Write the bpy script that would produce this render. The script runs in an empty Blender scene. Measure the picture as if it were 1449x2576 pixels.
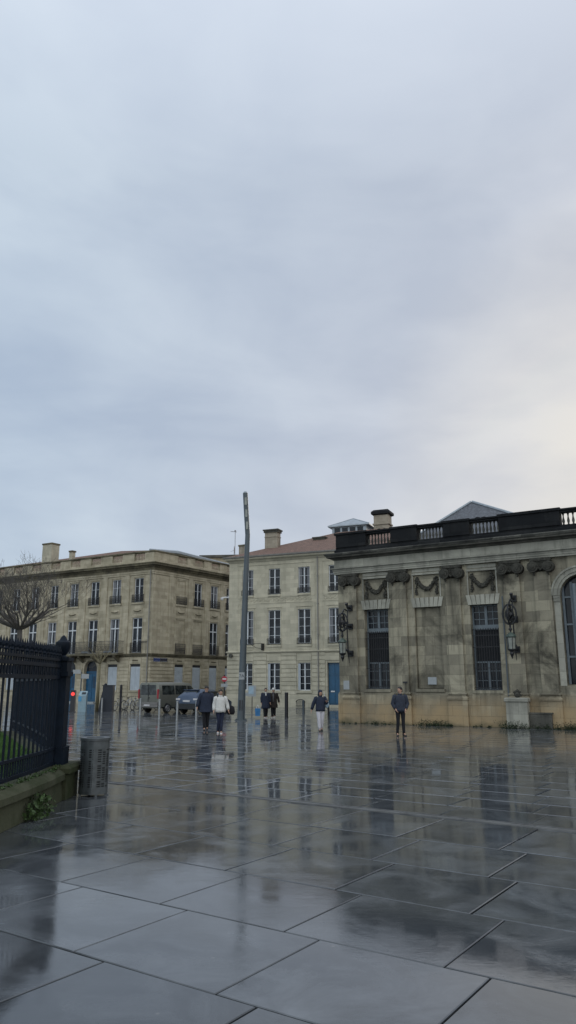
import bpy, bmesh, math, random
from mathutils import Vector, Matrix
random.seed(7)
D = bpy.data
scene = bpy.context.scene
COL = scene.collection
PI = math.pi
def R(a): return math.radians(a)

# ------------------------------------------------------------------ camera
F = 1865.0; H = 1.85; HZ = 1722.5; CX = 724.5; CY = 1288.0     # photograph measured at 1449 x 2576
PITCH = math.atan((HZ-CY)/F)
cam = D.cameras.new('camera'); co = D.objects.new('camera', cam); COL.objects.link(co)
co.location = (0, 0, H); co.rotation_euler = (PI/2+PITCH, 0, 0)
cam.sensor_fit = 'VERTICAL'; cam.sensor_height = 36; cam.lens = 36*F/2576
cam.clip_start = 0.05; cam.clip_end = 3000
scene.camera = co
scene.view_settings.view_transform = 'Standard'; scene.view_settings.look = 'None'
scene.view_settings.exposure = 0.0; scene.view_settings.gamma = 1.0

# ------------------------------------------------------------------ node helper
class NT:
    def __init__(s, tree): s.t = tree; s.n = tree.nodes; s.l = tree.links
    def add(s, typ, **kw):
        n = s.n.new(typ)
        for k, v in kw.items():
            if k.startswith('i_'):
                key = k[2:]
                key = int(key) if key.isdigit() else key.replace('_', ' ')
                n.inputs[key].default_value = v
            else: setattr(n, k, v)
        return n
    def link(s, a, b): s.l.new(a, b)
    def math(s, op, a, b=None, c=None, clamp=False):
        n = s.n.new('ShaderNodeMath'); n.operation = op; n.use_clamp = clamp
        for i, v in enumerate((a, b, c)):
            if v is None: continue
            if isinstance(v, (int, float)): n.inputs[i].default_value = v
            else: s.link(v, n.inputs[i])
        return n.outputs[0]
    def mix(s, f, a, b, mode='MIX'):
        n = s.n.new('ShaderNodeMix'); n.data_type = 'RGBA'; n.blend_type = mode
        for sock, v in ((n.inputs[0], f), (n.inputs[6], a), (n.inputs[7], b)):
            if isinstance(v, (int, float)): sock.default_value = v
            elif isinstance(v, tuple): sock.default_value = (*v[:3], 1)
            else: s.link(v, sock)
        return n.outputs[2]
    def ramp(s, f, stops):
        n = s.n.new('ShaderNodeValToRGB'); e = n.color_ramp.elements
        while len(e) < len(stops): e.new(0.5)
        for i, (p, c) in enumerate(stops):
            e[i].position = p; e[i].color = (*c, 1) if isinstance(c, tuple) else (c, c, c, 1)
        s.link(f, n.inputs[0]); return n.outputs[0]
    def noise(s, vec, scale, detail=4, rough=.55, dist=0.0):
        n = s.n.new('ShaderNodeTexNoise'); n.inputs['Scale'].default_value = scale
        n.inputs['Detail'].default_value = detail; n.inputs['Roughness'].default_value = rough
        n.inputs['Distortion'].default_value = dist
        if vec is not None: s.link(vec, n.inputs['Vector'])
        return n.outputs[0]
    def mapping(s, vec, scale=(1, 1, 1), loc=(0, 0, 0), rot=(0, 0, 0)):
        n = s.n.new('ShaderNodeMapping'); s.link(vec, n.inputs[0])
        n.inputs['Scale'].default_value = scale; n.inputs['Location'].default_value = loc
        n.inputs['Rotation'].default_value = rot
        return n.outputs[0]

MATS = {}
def new_mat(name):
    m = D.materials.new(name); m.use_nodes = True
    t = NT(m.node_tree); b = m.node_tree.nodes['Principled BSDF']
    MATS[name] = m
    return m, t, b
def plain(name, col, rough=.6, metal=0.0, var=.25, scale=6.0, emit=None, spec=.5, bump=0.0):
    m, t, b = new_mat(name)
    tc = t.add('ShaderNodeTexCoord').outputs['Object']
    n = t.noise(tc, scale, 4)
    f = t.ramp(n, [(.3, 0.0), (.7, 1.0)])
    lo = tuple(c*(1-var) for c in col); hi = tuple(min(1, c*(1+var)) for c in col)
    t.link(t.mix(f, lo, hi), b.inputs['Base Color'])
    b.inputs['Roughness'].default_value = rough; b.inputs['Metallic'].default_value = metal
    b.inputs['Specular IOR Level'].default_value = spec
    if bump:
        bp = t.add('ShaderNodeBump'); bp.inputs['Strength'].default_value = bump; bp.inputs['Distance'].default_value = .02
        t.link(t.noise(tc, scale*4, 4), bp.inputs['Height']); t.link(bp.outputs[0], b.inputs['Normal'])
    if emit:
        b.inputs['Emission Color'].default_value = (*emit[:3], 1); b.inputs['Emission Strength'].default_value = emit[3]
    return m

def stone(name, c1, c2, cdirt, course=.36, length=.75, mortar=.006, grime=.55, jointc=.55, patch=1.0, seed=0.0, streak=.35, warm=None):
    """ashlar stone: blocks of slightly different colour, rain streaks, dirty patches"""
    m, t, b = new_mat(name)
    tc = t.add('ShaderNodeTexCoord').outputs['Object']
    sp = t.add('ShaderNodeSeparateXYZ'); t.link(tc, sp.inputs[0])
    u = t.math('ADD', sp.outputs[0], sp.outputs[1])
    cb = t.add('ShaderNodeCombineXYZ'); t.link(u, cb.inputs[0]); t.link(sp.outputs[2], cb.inputs[1])
    cb.inputs[2].default_value = seed
    br = t.add('ShaderNodeTexBrick'); t.link(cb.outputs[0], br.inputs['Vector'])
    br.inputs['Scale'].default_value = 1.0; br.inputs['Brick Width'].default_value = length
    br.inputs['Row Height'].default_value = course; br.inputs['Mortar Size'].default_value = mortar
    br.inputs['Mortar Smooth'].default_value = .6; br.inputs['Bias'].default_value = -.1
    br.inputs['Color1'].default_value = (0, 0, 0, 1); br.inputs['Color2'].default_value = (1, 1, 1, 1)
    br.inputs['Mortar'].default_value = (.5, .5, .5, 1)
    blockf = t.math('MULTIPLY', br.outputs['Color'], .8)
    n1 = t.noise(t.mapping(tc, (1, 1, 1), (seed, 0, 0)), 1.1, 6, .62, .4)
    blockf = t.math('ADD', blockf, t.math('MULTIPLY', t.math('SUBTRACT', n1, .4), .9), clamp=True)
    col = t.mix(blockf, c1, c2)
    # dirty patches
    n2 = t.noise(t.mapping(tc, (.55, .55, .5), (seed*3, 1, 2)), .9*patch, 7, .66, .8)
    col = t.mix(t.math('MULTIPLY', t.ramp(n2, [(.47, 0.0), (.66, 1.0)]), grime), col, cdirt)
    # vertical rain streaks
    n3 = t.noise(t.mapping(tc, (2.2, 2.2, .16), (0, seed, 4)), 1.3, 5, .6, .2)
    col = t.mix(t.math('MULTIPLY', t.ramp(n3, [(.5, 0.0), (.72, 1.0)]), streak), col, cdirt)
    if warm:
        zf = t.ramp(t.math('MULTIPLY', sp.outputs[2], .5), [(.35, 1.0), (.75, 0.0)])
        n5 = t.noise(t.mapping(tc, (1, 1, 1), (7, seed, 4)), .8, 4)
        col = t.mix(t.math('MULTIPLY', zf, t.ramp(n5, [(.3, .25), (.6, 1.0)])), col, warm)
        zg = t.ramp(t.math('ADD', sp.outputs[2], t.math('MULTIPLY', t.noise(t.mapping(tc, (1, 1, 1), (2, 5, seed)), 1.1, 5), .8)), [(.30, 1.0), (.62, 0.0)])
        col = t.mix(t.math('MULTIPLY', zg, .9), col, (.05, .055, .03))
    # fine grain
    n4 = t.noise(tc, 22, 3)
    col = t.mix(t.math('MULTIPLY', n4, .35), col, tuple(c*.6 for c in c1))
    col = t.mix(t.math('MULTIPLY', br.outputs['Fac'], jointc), col, tuple(c*.45 for c in cdirt))
    t.link(col, b.inputs['Base Color'])
    b.inputs['Roughness'].default_value = .9; b.inputs['Specular IOR Level'].default_value = .25
    bp = t.add('ShaderNodeBump'); bp.inputs['Strength'].default_value = .5; bp.inputs['Distance'].default_value = .02
    hh = t.math('SUBTRACT', t.math('MULTIPLY', n4, .5), br.outputs['Fac'])
    t.link(hh, bp.inputs['Height']); t.link(bp.outputs[0], b.inputs['Normal'])
    return m

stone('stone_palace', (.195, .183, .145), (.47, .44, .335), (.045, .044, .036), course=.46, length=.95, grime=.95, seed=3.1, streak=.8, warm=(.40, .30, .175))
stone('stone_palace_light', (.29, .29, .255), (.47, .47, .405), (.09, .095, .085), course=.6, length=1.4, grime=.6, seed=8.1, streak=.5)
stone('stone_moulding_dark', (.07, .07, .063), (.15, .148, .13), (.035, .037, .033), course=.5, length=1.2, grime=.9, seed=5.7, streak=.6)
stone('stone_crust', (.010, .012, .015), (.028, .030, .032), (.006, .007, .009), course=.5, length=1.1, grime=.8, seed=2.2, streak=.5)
stone('stone_crust_trim', (.04, .043, .042), (.27, .27, .24), (.03, .03, .03), course=.4, length=1.3, grime=.75, seed=4.4, patch=2.0)
stone('stone_house', (.43, .41, .325), (.60, .57, .455), (.24, .235, .19), course=.35, length=.8, grime=.4, jointc=.35, seed=1.3, streak=.3)
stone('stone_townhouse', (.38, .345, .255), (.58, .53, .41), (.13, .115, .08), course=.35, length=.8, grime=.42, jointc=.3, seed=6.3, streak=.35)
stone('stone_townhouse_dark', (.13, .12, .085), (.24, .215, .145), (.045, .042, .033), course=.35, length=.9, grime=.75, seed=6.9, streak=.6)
stone('stone_chimney', (.30, .27, .22), (.42, .38, .31), (.12, .11, .09), course=.3, length=.5, grime=.5, seed=9.0)
stone('stone_mossy', (.045, .052, .03), (.105, .11, .072), (.018, .030, .006), course=.8, length=1.2, grime=.8, seed=1.9, patch=2.5)
plain('blind_panel', (.42, .39, .31), .9, var=.08, scale=.8)
plain('white_frame', (.56, .60, .64), .5, var=.1)
plain('grey_frame', (.12, .15, .175), .5, var=.15)
plain('shutter_grey', (.40, .45, .50), .55, var=.08, scale=2)
plain('blue_door', (.008, .075, .16), .35, var=.2, scale=2)
plain('blue_door_dark', (.006, .035, .075), .4, var=.2, scale=2)
plain('iron_black', (.010, .012, .016), .45, var=.3, scale=9)
plain('iron_fence', (.003, .008, .017), .6, var=.35, scale=5, spec=.18)
plain('iron_green', (.05, .075, .065), .5, var=.3)
plain('zinc', (.30, .34, .38), .45, metal=.3, var=.15, scale=2)
plain('pipe_zinc', (.20, .20, .19), .5, var=.2, scale=2)
plain('post_grey', (.065, .085, .10), .42, var=.12, scale=2)
plain('post_light', (.30, .32, .33), .4, metal=.4, var=.15)
plain('post_black', (.012, .014, .02), .4, var=.2)
plain('bin_metal', (.085, .10, .11), .36, metal=.45, var=.25, scale=8)
plain('bin_dark', (.008, .01, .014), .6, var=.2)
plain('slate', (.10, .11, .13), .6, var=.35, scale=5, bump=.4)
plain('antenna', (.25, .25, .27), .5, var=.1)
plain('white_paint', (.62, .64, .66), .5, var=.06)
plain('paper_blue', (.30, .42, .52), .6, var=.1)
plain('paper_grey', (.30, .33, .35), .6, var=.08)
plain('sign_blue', (.02, .04, .16), .5, var=.1)
plain('sign_dark', (.02, .022, .04), .5, var=.1)
plain('sign_red', (.36, .03, .05), .5, var=.05)
plain('text_dark', (.05, .06, .08), .6, var=.02)
plain('cabinet_blue', (.006, .011, .022), .5, var=.2)
plain('meter_body', (.20, .30, .36), .45, var=.1)
plain('meter_blue', (.06, .28, .50), .45, var=.1)
plain('red_light', (.5, .02, .02), .4, var=.05, emit=(1.0, .08, .07, .9))
plain('rubber', (.012, .012, .013), .8, var=.2)
plain('hubcap', (.38, .39, .41), .3, metal=.7, var=.15)
plain('van_paint', (.15, .155, .135), .3, metal=.35, var=.08, scale=3)
plain('van_bumper', (.17, .165, .16), .4, metal=.1, var=.1)
plain('car_paint', (.055, .08, .13), .28, metal=.35, var=.08, scale=3)
plain('car_plastic', (.015, .017, .02), .6, var=.2)
plain('tail_light', (.28, .02, .03), .3, var=.1)
plain('tail_white', (.5, .5, .52), .25, var=.1)
plain('skin', (.42, .26, .19), .55, var=.06)
plain('hair_dark', (.012, .010, .010), .6, var=.3, scale=60)
plain('cloth_navy', (.012, .020, .042), .85, var=.25, scale=14, bump=.4)
plain('cloth_slate', (.018, .026, .045), .8, var=.25, scale=12, bump=.4)
plain('cloth_black', (.006, .007, .011), .9, var=.3, scale=14, bump=.4)
plain('cloth_jeans', (.010, .016, .040), .9, var=.3, scale=14)
plain('cloth_white', (.56, .57, .56), .8, var=.08, scale=14, bump=.5)
plain('cloth_trouser_white', (.50, .50, .55), .85, var=.1, scale=10, bump=.4)
plain('cloth_brown', (.020, .015, .014), .9, var=.3, scale=14, bump=.4)
plain('cloth_grey', (.10, .10, .11), .9, var=.3, scale=40)
plain('shoe_white', (.55, .55, .57), .6, var=.1)
plain('shoe_dark', (.010, .010, .012), .5, var=.2)
plain('bag_blue', (.03, .17, .40), .6, var=.2)
plain('bark', (.085, .08, .075), .95, var=.35, scale=12, bump=.6)
plain('bark_pale', (.16, .145, .09), .95, var=.3, scale=12)
plain('leaf', (.035, .07, .018), .7, var=.5, scale=9)
plain('leaf_dark', (.016, .030, .010), .8, var=.5, scale=9)
plain('curtain', (.16, .17, .19), .9, var=.15)
plain('lamp_glass', (.24, .26, .24), .25, var=.15)
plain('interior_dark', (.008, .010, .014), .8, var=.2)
plain('garland_stone', (.045, .045, .038), .95, var=.5, scale=9, bump=.8)

def mk_glass():
    m, t, b = new_mat('pane_glass')
    tc = t.add('ShaderNodeTexCoord').outputs['Object']
    n = t.noise(tc, .9, 3)
    t.link(t.mix(t.ramp(n, [(.35, 0.0), (.65, 1.0)]), (.008, .011, .017), (.03, .037, .047)), b.inputs['Base Color'])
    b.inputs['Roughness'].default_value = .08; b.inputs['IOR'].default_value = 1.3
mk_glass()
def mk_carglass():
    m, t, b = new_mat('car_glass')
    tc = t.add('ShaderNodeTexCoord').outputs['Object']
    n = t.noise(tc, 2.5, 4, .6, .6)
    t.link(t.mix(t.ramp(n, [(.45, 0.0), (.7, 1.0)]), (.008, .012, .014), (.05, .06, .06)), b.inputs['Base Color'])
    b.inputs['Roughness'].default_value = .05
mk_carglass()
def mk_tiles():
    m, t, b = new_mat('clay_tiles')
    tc = t.add('ShaderNodeTexCoord').outputs['Object']
    sp = t.add('ShaderNodeSeparateXYZ'); t.link(tc, sp.inputs[0])
    w = t.add('ShaderNodeTexWave', wave_type='BANDS', bands_direction='X'); t.link(tc, w.inputs[0])
    w.inputs['Scale'].default_value = 1.35; w.inputs['Distortion'].default_value = .3
    w2 = t.add('ShaderNodeTexWave', wave_type='BANDS', bands_direction='Y'); t.link(tc, w2.inputs[0])
    w2.inputs['Scale'].default_value = .9; w2.inputs['Distortion'].default_value = .6
    n = t.noise(tc, 3.2, 6, .7)
    c = t.mix(t.ramp(n, [(.3, 0.0), (.7, 1.0)]), (.12, .075, .06), (.31, .185, .145))
    c = t.mix(t.ramp(w.outputs[0], [(.15, .55), (.5, 0.0)]), c, (.05, .035, .03))
    c = t.mix(t.ramp(w2.outputs[0], [(.05, .5), (.3, 0.0)]), c, (.09, .08, .06))
    t.link(c, b.inputs['Base Color']); b.inputs['Roughness'].default_value = .85
    bp = t.add('ShaderNodeBump'); bp.inputs['Distance'].default_value = .06; t.link(w.outputs[0], bp.inputs['Height'])
    t.link(bp.outputs[0], b.inputs['Normal'])
mk_tiles()
def mk_slab(name, base1, base2):
    m, t, b = new_mat(name)
    tc = t.add('ShaderNodeTexCoord').outputs['Object']
    at = t.add('ShaderNodeAttribute', attribute_name='slab')
    # every slab has its own grain: shift the noise by the slab value
    off = t.add('ShaderNodeCombineXYZ'); t.link(t.math('MULTIPLY', at.outputs['Fac'], 40), off.inputs[2])
    va = t.add('ShaderNodeVectorMath', operation='ADD'); t.link(tc, va.inputs[0]); t.link(off.outputs[0], va.inputs[1])
    tcs = va.outputs[0]
    n = t.noise(tc, .38, 6, .62, .6)
    ns = t.noise(tcs, 1.3, 6, .62, .8)
    n2 = t.noise(tcs, 11, 7, .72)
    n3 = t.noise(t.mapping(tcs, (1, 5, 1), (0, 0, 0), (0, 0, R(20))), 3.2, 5, .65, .6)
    col = t.mix(n2, base1, base2)
    col = t.mix(t.ramp(ns, [(.42, 0.0), (.68, .75)]), col, tuple(c*1.9 for c in base2))
    col = t.mix(t.math('MULTIPLY', at.outputs['Fac'], .5), col, tuple(c*.55 for c in base1))
    # pale lichen and chewing gum spots
    vo = t.add('ShaderNodeTexVoronoi'); vo.inputs['Scale'].default_value = 2.6; t.link(tc, vo.inputs['Vector'])
    col = t.mix(t.ramp(vo.outputs['Distance'], [(.018, .55), (.05, 0.0)]), col, (.16, .16, .155))
    t.link(col, b.inputs['Base Color'])
    # puddled film of water against rough damp stone
    dry = t.ramp(t.math('ADD', t.math('MULTIPLY', n, .55), t.math('MULTIPLY', ns, .45)), [(.44, 0.0), (.60, 1.0)])
    dry = t.math('MULTIPLY', dry, t.math('ADD', t.math('MULTIPLY', n3, .7), .3))
    rough = t.math('ADD', t.math('MULTIPLY', dry, .20), .020)
    rough = t.math('ADD', rough, t.math('MULTIPLY', at.outputs['Fac'], .03))
    t.link(rough, b.inputs['Roughness'])
    b.inputs['IOR'].default_value = 1.55
    bp = t.add('ShaderNodeBump'); bp.inputs['Distance'].default_value = .004
    t.link(t.math('ADD', t.math('MULTIPLY', dry, .26), .07), bp.inputs['Strength'])
    t.link(t.math('ADD', t.math('MULTIPLY', n2, .8), t.math('MULTIPLY', n3, .5)), bp.inputs['Height'])
    t.link(bp.outputs[0], b.inputs['Normal'])
mk_slab('wet_slabs', (.042, .049, .056), (.078, .087, .097))
plain('joint', (.004, .0045, .005), .9, spec=.1, var=.3)
plain('drain_stone', (.10, .105, .108), .42, var=.35, scale=3, bump=.4)
plain('drain_iron', (.075, .08, .085), .35, metal=.2, var=.3)
plain('soil_grass', (.035, .08, .014), .9, var=.5, scale=3)
plain('grass_blade', (.045, .11, .016), .7, var=.4, scale=2)

# ------------------------------------------------------------------ mesh builder
class MB:
    def __init__(s): s.v = []; s.f = []
    def face(s, *pts):
        n = len(s.v); s.v += [tuple(p) for p in pts]; s.f.append(tuple(range(n, n+len(pts))))
    def box(s, x0, x1, y0, y1, z0, z1):
        n = len(s.v)
        s.v += [(x, y, z) for z in (z0, z1) for y in (y0, y1) for x in (x0, x1)]
        for a in ((0, 2, 3, 1), (4, 5, 7, 6), (0, 1, 5, 4), (2, 6, 7, 3), (0, 4, 6, 2), (1, 3, 7, 5)):
            s.f.append(tuple(n+i for i in a))
    def obox(s, c, ax, ay, az, hx, hy, hz):
        n = len(s.v); c = Vector(c); ax = Vector(ax); ay = Vector(ay); az = Vector(az)
        for z in (-hz, hz):
            for y in (-hy, hy):
                for x in (-hx, hx): s.v.append(tuple(c+ax*x+ay*y+az*z))
        for a in ((0, 2, 3, 1), (4, 5, 7, 6), (0, 1, 5, 4), (2, 6, 7, 3), (0, 4, 6, 2), (1, 3, 7, 5)):
            s.f.append(tuple(n+i for i in a))
    def ring(s, pts): n = len(s.v); s.v += [tuple(p) for p in pts]; return n
    def loft(s, rings, cap=True, closed=True):
        ids = [s.ring(r) for r in rings]; k = len(rings[0])
        for a, b in zip(ids, ids[1:]):
            for i in range(k if closed else k-1):
                j = (i+1) % k
                s.f.append((a+i, a+j, b+j, b+i))
        if cap:
            s.f.append(tuple(ids[0]+i for i in reversed(range(k)))); s.f.append(tuple(ids[-1]+i for i in range(k)))
    def tube(s, path, rad, n=8, cap=True, flat=1.0):
        path = [Vector(p) for p in path]
        if not isinstance(rad, (list, tuple)): rad = [rad]*len(path)
        rings = []; up = None
        for i, p in enumerate(path):
            a = path[max(0, i-1)]; b = path[min(len(path)-1, i+1)]
            d = (b-a).normalized() if (b-a).length > 1e-9 else Vector((0, 0, 1))
            if up is None:
                up = Vector((0, 1, 0)) if abs(d.y) < .9 else Vector((1, 0, 0))
            sx = d.cross(up)
            if sx.length < 1e-6: sx = d.cross(Vector((1, 0, .01)))
            sx.normalize(); up = sx.cross(d).normalized()
            rings.append([p+(sx*math.cos(2*PI*k/n)+up*math.sin(2*PI*k/n)*flat)*rad[i] for k in range(n)])
        s.loft(rings, cap)
    def lathe(s, prof, c=(0, 0, 0), n=10, ex=1.0, ey=1.0, cap=True):
        s.loft([[(c[0]+r*ex*math.cos(2*PI*k/n), c[1]+r*ey*math.sin(2*PI*k/n), c[2]+z) for k in range(n)] for r, z in prof], cap)
    def disc_y(s, c, r, y0, y1, n=16, rx=None):
        rx = rx or r
        s.loft([[(c[0]+rx*math.cos(2*PI*k/n), y, c[1]+r*math.sin(2*PI*k/n)) for k in range(n)] for y in (y0, y1)])
    def ell(s, rx, ry, z, cx=0, cy=0, n=14, p=1.0):
        out = []
        for k in range(n):
            a = 2*PI*k/n; c_, s_ = math.cos(a), math.sin(a)
            out.append((cx+rx*math.copysign(abs(c_)**p, c_), cy+ry*math.copysign(abs(s_)**p, s_), z))
        return out
    def prism(s, poly, z0, z1):
        n = len(poly)
        s.loft([[(x, y, z0) for x, y in poly], [(x, y, z1) for x, y in poly]])
    def blob(s, c, r, n=6, jit=.25, sq=(1, 1, 1)):
        rings = []
        for i in range(1, 4):
            t = PI*i/4
            rings.append([(c[0]+sq[0]*r*math.sin(t)*math.cos(2*PI*k/n)*(1+random.uniform(-jit, jit)),
                           c[1]+sq[1]*r*math.sin(t)*math.sin(2*PI*k/n)*(1+random.uniform(-jit, jit)),
                           c[2]+sq[2]*r*math.cos(t)) for k in range(n)])
        s.loft(rings[::-1])
    def add(s, o, M=None):
        n = len(s.v)
        s.v += [tuple(M @ Vector(v)) if M else v for v in o.v]; s.f += [tuple(i+n for i in f) for f in o.f]
    def build(s, name, mat, parent=None, M=None, smooth=False, fixn=False, bevel=0):
        me = D.meshes.new(name); me.from_pydata(s.v, [], s.f); me.update()
        if smooth == 'all':
            me.polygons.foreach_set('use_smooth', [True]*len(me.polygons))
        elif smooth:
            me.polygons.foreach_set('use_smooth', [True]*len(me.polygons))
            try: me.set_sharp_from_angle(angle=R(40))
            except Exception: pass
        if fixn:
            bm = bmesh.new(); bm.from_mesh(me); bmesh.ops.recalc_face_normals(bm, faces=bm.faces[:]); bm.to_mesh(me); bm.free()
        me.materials.append(MATS[mat] if isinstance(mat, str) else mat)
        o = D.objects.new(name, me); COL.objects.link(o)
        if parent: o.parent = parent
        if M is not None: o.matrix_local = M
        return o

def tag(o, label=None, cat=None, group=None, kind=None):
    if label: o['label'] = label
    if cat: o['category'] = cat
    if group: o['group'] = group
    if kind: o['kind'] = kind
    return o
def thing(name, label, cat, loc=(0, 0, 0), rz=0, group=None):
    o = D.objects.new(name, None); COL.objects.link(o); o.empty_display_size = .2
    o.location = loc; o.rotation_euler = (0, 0, rz)
    return tag(o, label, cat, group)
def copy_tree(o, parent=None):
    c = o.copy(); COL.objects.link(c)
    if parent: c.parent = parent; c.matrix_parent_inverse = o.matrix_parent_inverse.copy()
    for ch in list(o.children): copy_tree(ch, c)
    return c

# ------------------------------------------------------------------ facade helpers (x along, -y outwards, z up)
def wall_face(mb, x0, x1, z0, z1, ops, y=0.0, reveal=.25):
    xs = sorted({x0, x1, *[v for o in ops for v in o[:2] if x0 < v < x1]})
    zs = sorted({z0, z1, *[v for o in ops for v in o[2:4] if z0 < v < z1]})
    for a, b in zip(xs, xs[1:]):
        for c, d in zip(zs, zs[1:]):
            mx, mz = (a+b)/2, (c+d)/2
            if any(o[0] < mx < o[1] and o[2] < mz < o[3] for o in ops): continue
            mb.face((a, y, c), (b, y, c), (b, y, d), (a, y, d))
    for o in ops:
        a, b, c, d = o[:4]; yr = y+(o[4] if len(o) > 4 else reveal)
        mb.face((a, y, c), (a, y, d), (a, yr, d), (a, yr, c))
        mb.face((b, y, c), (b, yr, c), (b, yr, d), (b, y, d))
        mb.face((a, y, c), (a, yr, c), (b, yr, c), (b, y, c))
        mb.face((a, y, d), (b, y, d), (b, yr, d), (a, yr, d))
def spandrel(mb, x0, x1, zs, y, depth, n=12):
    cx = (x0+x1)/2; r = (x1-x0)/2; zt = zs+r
    P = [(cx-r*math.cos(PI*i/n), zs+r*math.sin(PI*i/n)) for i in range(n+1)]
    for (ax, az), (bx, bz) in zip(P, P[1:]):
        mb.face((ax, y, az), (bx, y, bz), (bx, y, zt), (ax, y, zt))
        mb.face((ax, y, az), (ax, y+depth, az), (bx, y+depth, bz), (bx, y, bz))
def cornice(mb, x0, x1, prof, y=0.0, left=True, right=True):
    """prof: (projection, z) from the bottom up, mitred round both ends"""
    rings = []
    for p, z in prof:
        rings.append([(x0-(p if left else 0), y+.30, z), (x0-(p if left else 0), y-p, z), (x1+(p if right else 0), y-p, z), (x1+(p if right else 0), y+.30, z)])
    mb.loft(rings, cap=True)
def casement(parent, x0, x1, z0, z1, y, bars=3, transom=None, fm='white_frame', curtain=False, pane='pane_glass', fw=.06, mid=.1):
    """window frame (sub thing) with one pane mesh under it"""
    f = MB(); d0, d1 = y-.05, y+.03
    f.box(x0, x0+fw, d0, d1, z0, z1); f.box(x1-fw, x1, d0, d1, z0, z1)
    f.box(x0+fw, x1-fw, d0, d1, z0, z0+fw); f.box(x0+fw, x1-fw, d0, d1, z1-fw, z1)
    cx = (x0+x1)/2; f.box(cx-mid/2, cx+mid/2, d0-.012, d1, z0+fw, z1-fw)
    zt = z1
    if transom:
        zt = z0+(z1-z0)*transom
        for a, b in ((x0+fw, cx-mid/2), (cx+mid/2, x1-fw)): f.box(a, b, d0-.006, d1, zt-.06, zt+.06)
    for i in range(1, bars+1):
        z = z0+(zt-z0)*i/(bars+1)
        for a, b in ((x0+fw, cx-mid/2), (cx+mid/2, x1-fw)): f.box(a, b, d0+.02, d1-.01, z-.014, z+.014)
    fo = f.build('window', fm, parent)
    g = MB(); g.face((x0+fw*.5, y+.01, z0+fw*.5), (x1-fw*.5, y+.01, z0+fw*.5), (x1-fw*.5, y+.01, z1-fw*.5), (x0+fw*.5, y+.01, z1-fw*.5))
    g.build('pane', pane, fo)
    if curtain:
        c = MB()
        n = 9; wd = (x1-x0-2*fw)*random.uniform(.18, .3)
        for sx, sg in ((x0+fw, 1), (x1-fw, -1)):
            for i in range(n-1):
                a, b = sx+sg*wd*i/(n-1), sx+sg*wd*(i+1)/(n-1)
                ya, yb = y-.004-.003*(i % 2), y-.004-.003*((i+1) % 2)
                c.face((a, ya, z0+fw), (b, yb, z0+fw), (b, yb, z1-fw), (a, ya, z1-fw))
        c.build('curtain', 'curtain', fo)
    return fo
def railing(parent, x0, x1, z0, z1, y, n=None, name='railing', deco=True, ends=0.0, mat='iron_black'):
    m = MB(); n = n or max(4, int((x1-x0)/.13))
    m.box(x0, x1, y-.02, y+.02, z1-.035, z1); m.box(x0, x1, y-.015, y+.015, z0+.05, z0+.08)
    zi = z0+(z1-z0)*.72
    m.box(x0, x1, y-.012, y+.012, zi-.01, zi+.01)
    for i in range(n+1):
        x = x0+(x1-x0)*i/n
        m.box(x-.015, x+.015, y-.012, y+.012, z0, z1-.035)
        if deco and i < n:
            xm = x+(x1-x0)/n/2; r = (x1-x0)/n*.42
            for zc in (z0+(z1-z0)*.28, z0+(z1-z0)*.5):
                k = 8
                for j in range(k):
                    a, b = 2*PI*j/k, 2*PI*(j+1)/k
                    pa = (xm+r*math.cos(a), y, zc+r*math.sin(a)*1.3); pb = (xm+r*math.cos(b), y, zc+r*math.sin(b)*1.3)
                    m.tube([pa, pb], .015, 4)
    if ends:
        for x in (x0, x1):
            m.box(x-.015, x+.015, y+.02, y+ends, z1-.035, z1); m.box(x-.012, x+.012, y+.02, y+ends, z0+.05, z0+.08)
            k = max(2, int(ends/.14))
            for i in range(1, k): m.box(x-.009, x+.009, y+ends*i/k-.009, y+ends*i/k+.009, z0+.08, z1-.035)
    return m.build(name, mat, parent)
def baluster_run(mb, x0, x1, z0, z1, y, n):
    h = z1-z0
    prof = [(.055, 0), (.055, .08*h), (.035, .12*h), (.062, .3*h), (.058, .42*h), (.028, .68*h), (.034, .8*h), (.052, .9*h), (.052, h)]
    for i in range(n):
        mb.lathe(prof, (x0+(x1-x0)*(i+.5)/n, y, z0), 7)
def frame_M(ox, oy, dx, dy):
    a = math.atan2(dy, dx)
    return (ox, oy, 0), a
def dirv(vx):
    d = ((vx-CX)/F, 1/math.cos(PITCH)); n = math.hypot(*d); return d[0]/n, d[1]/n

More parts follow.
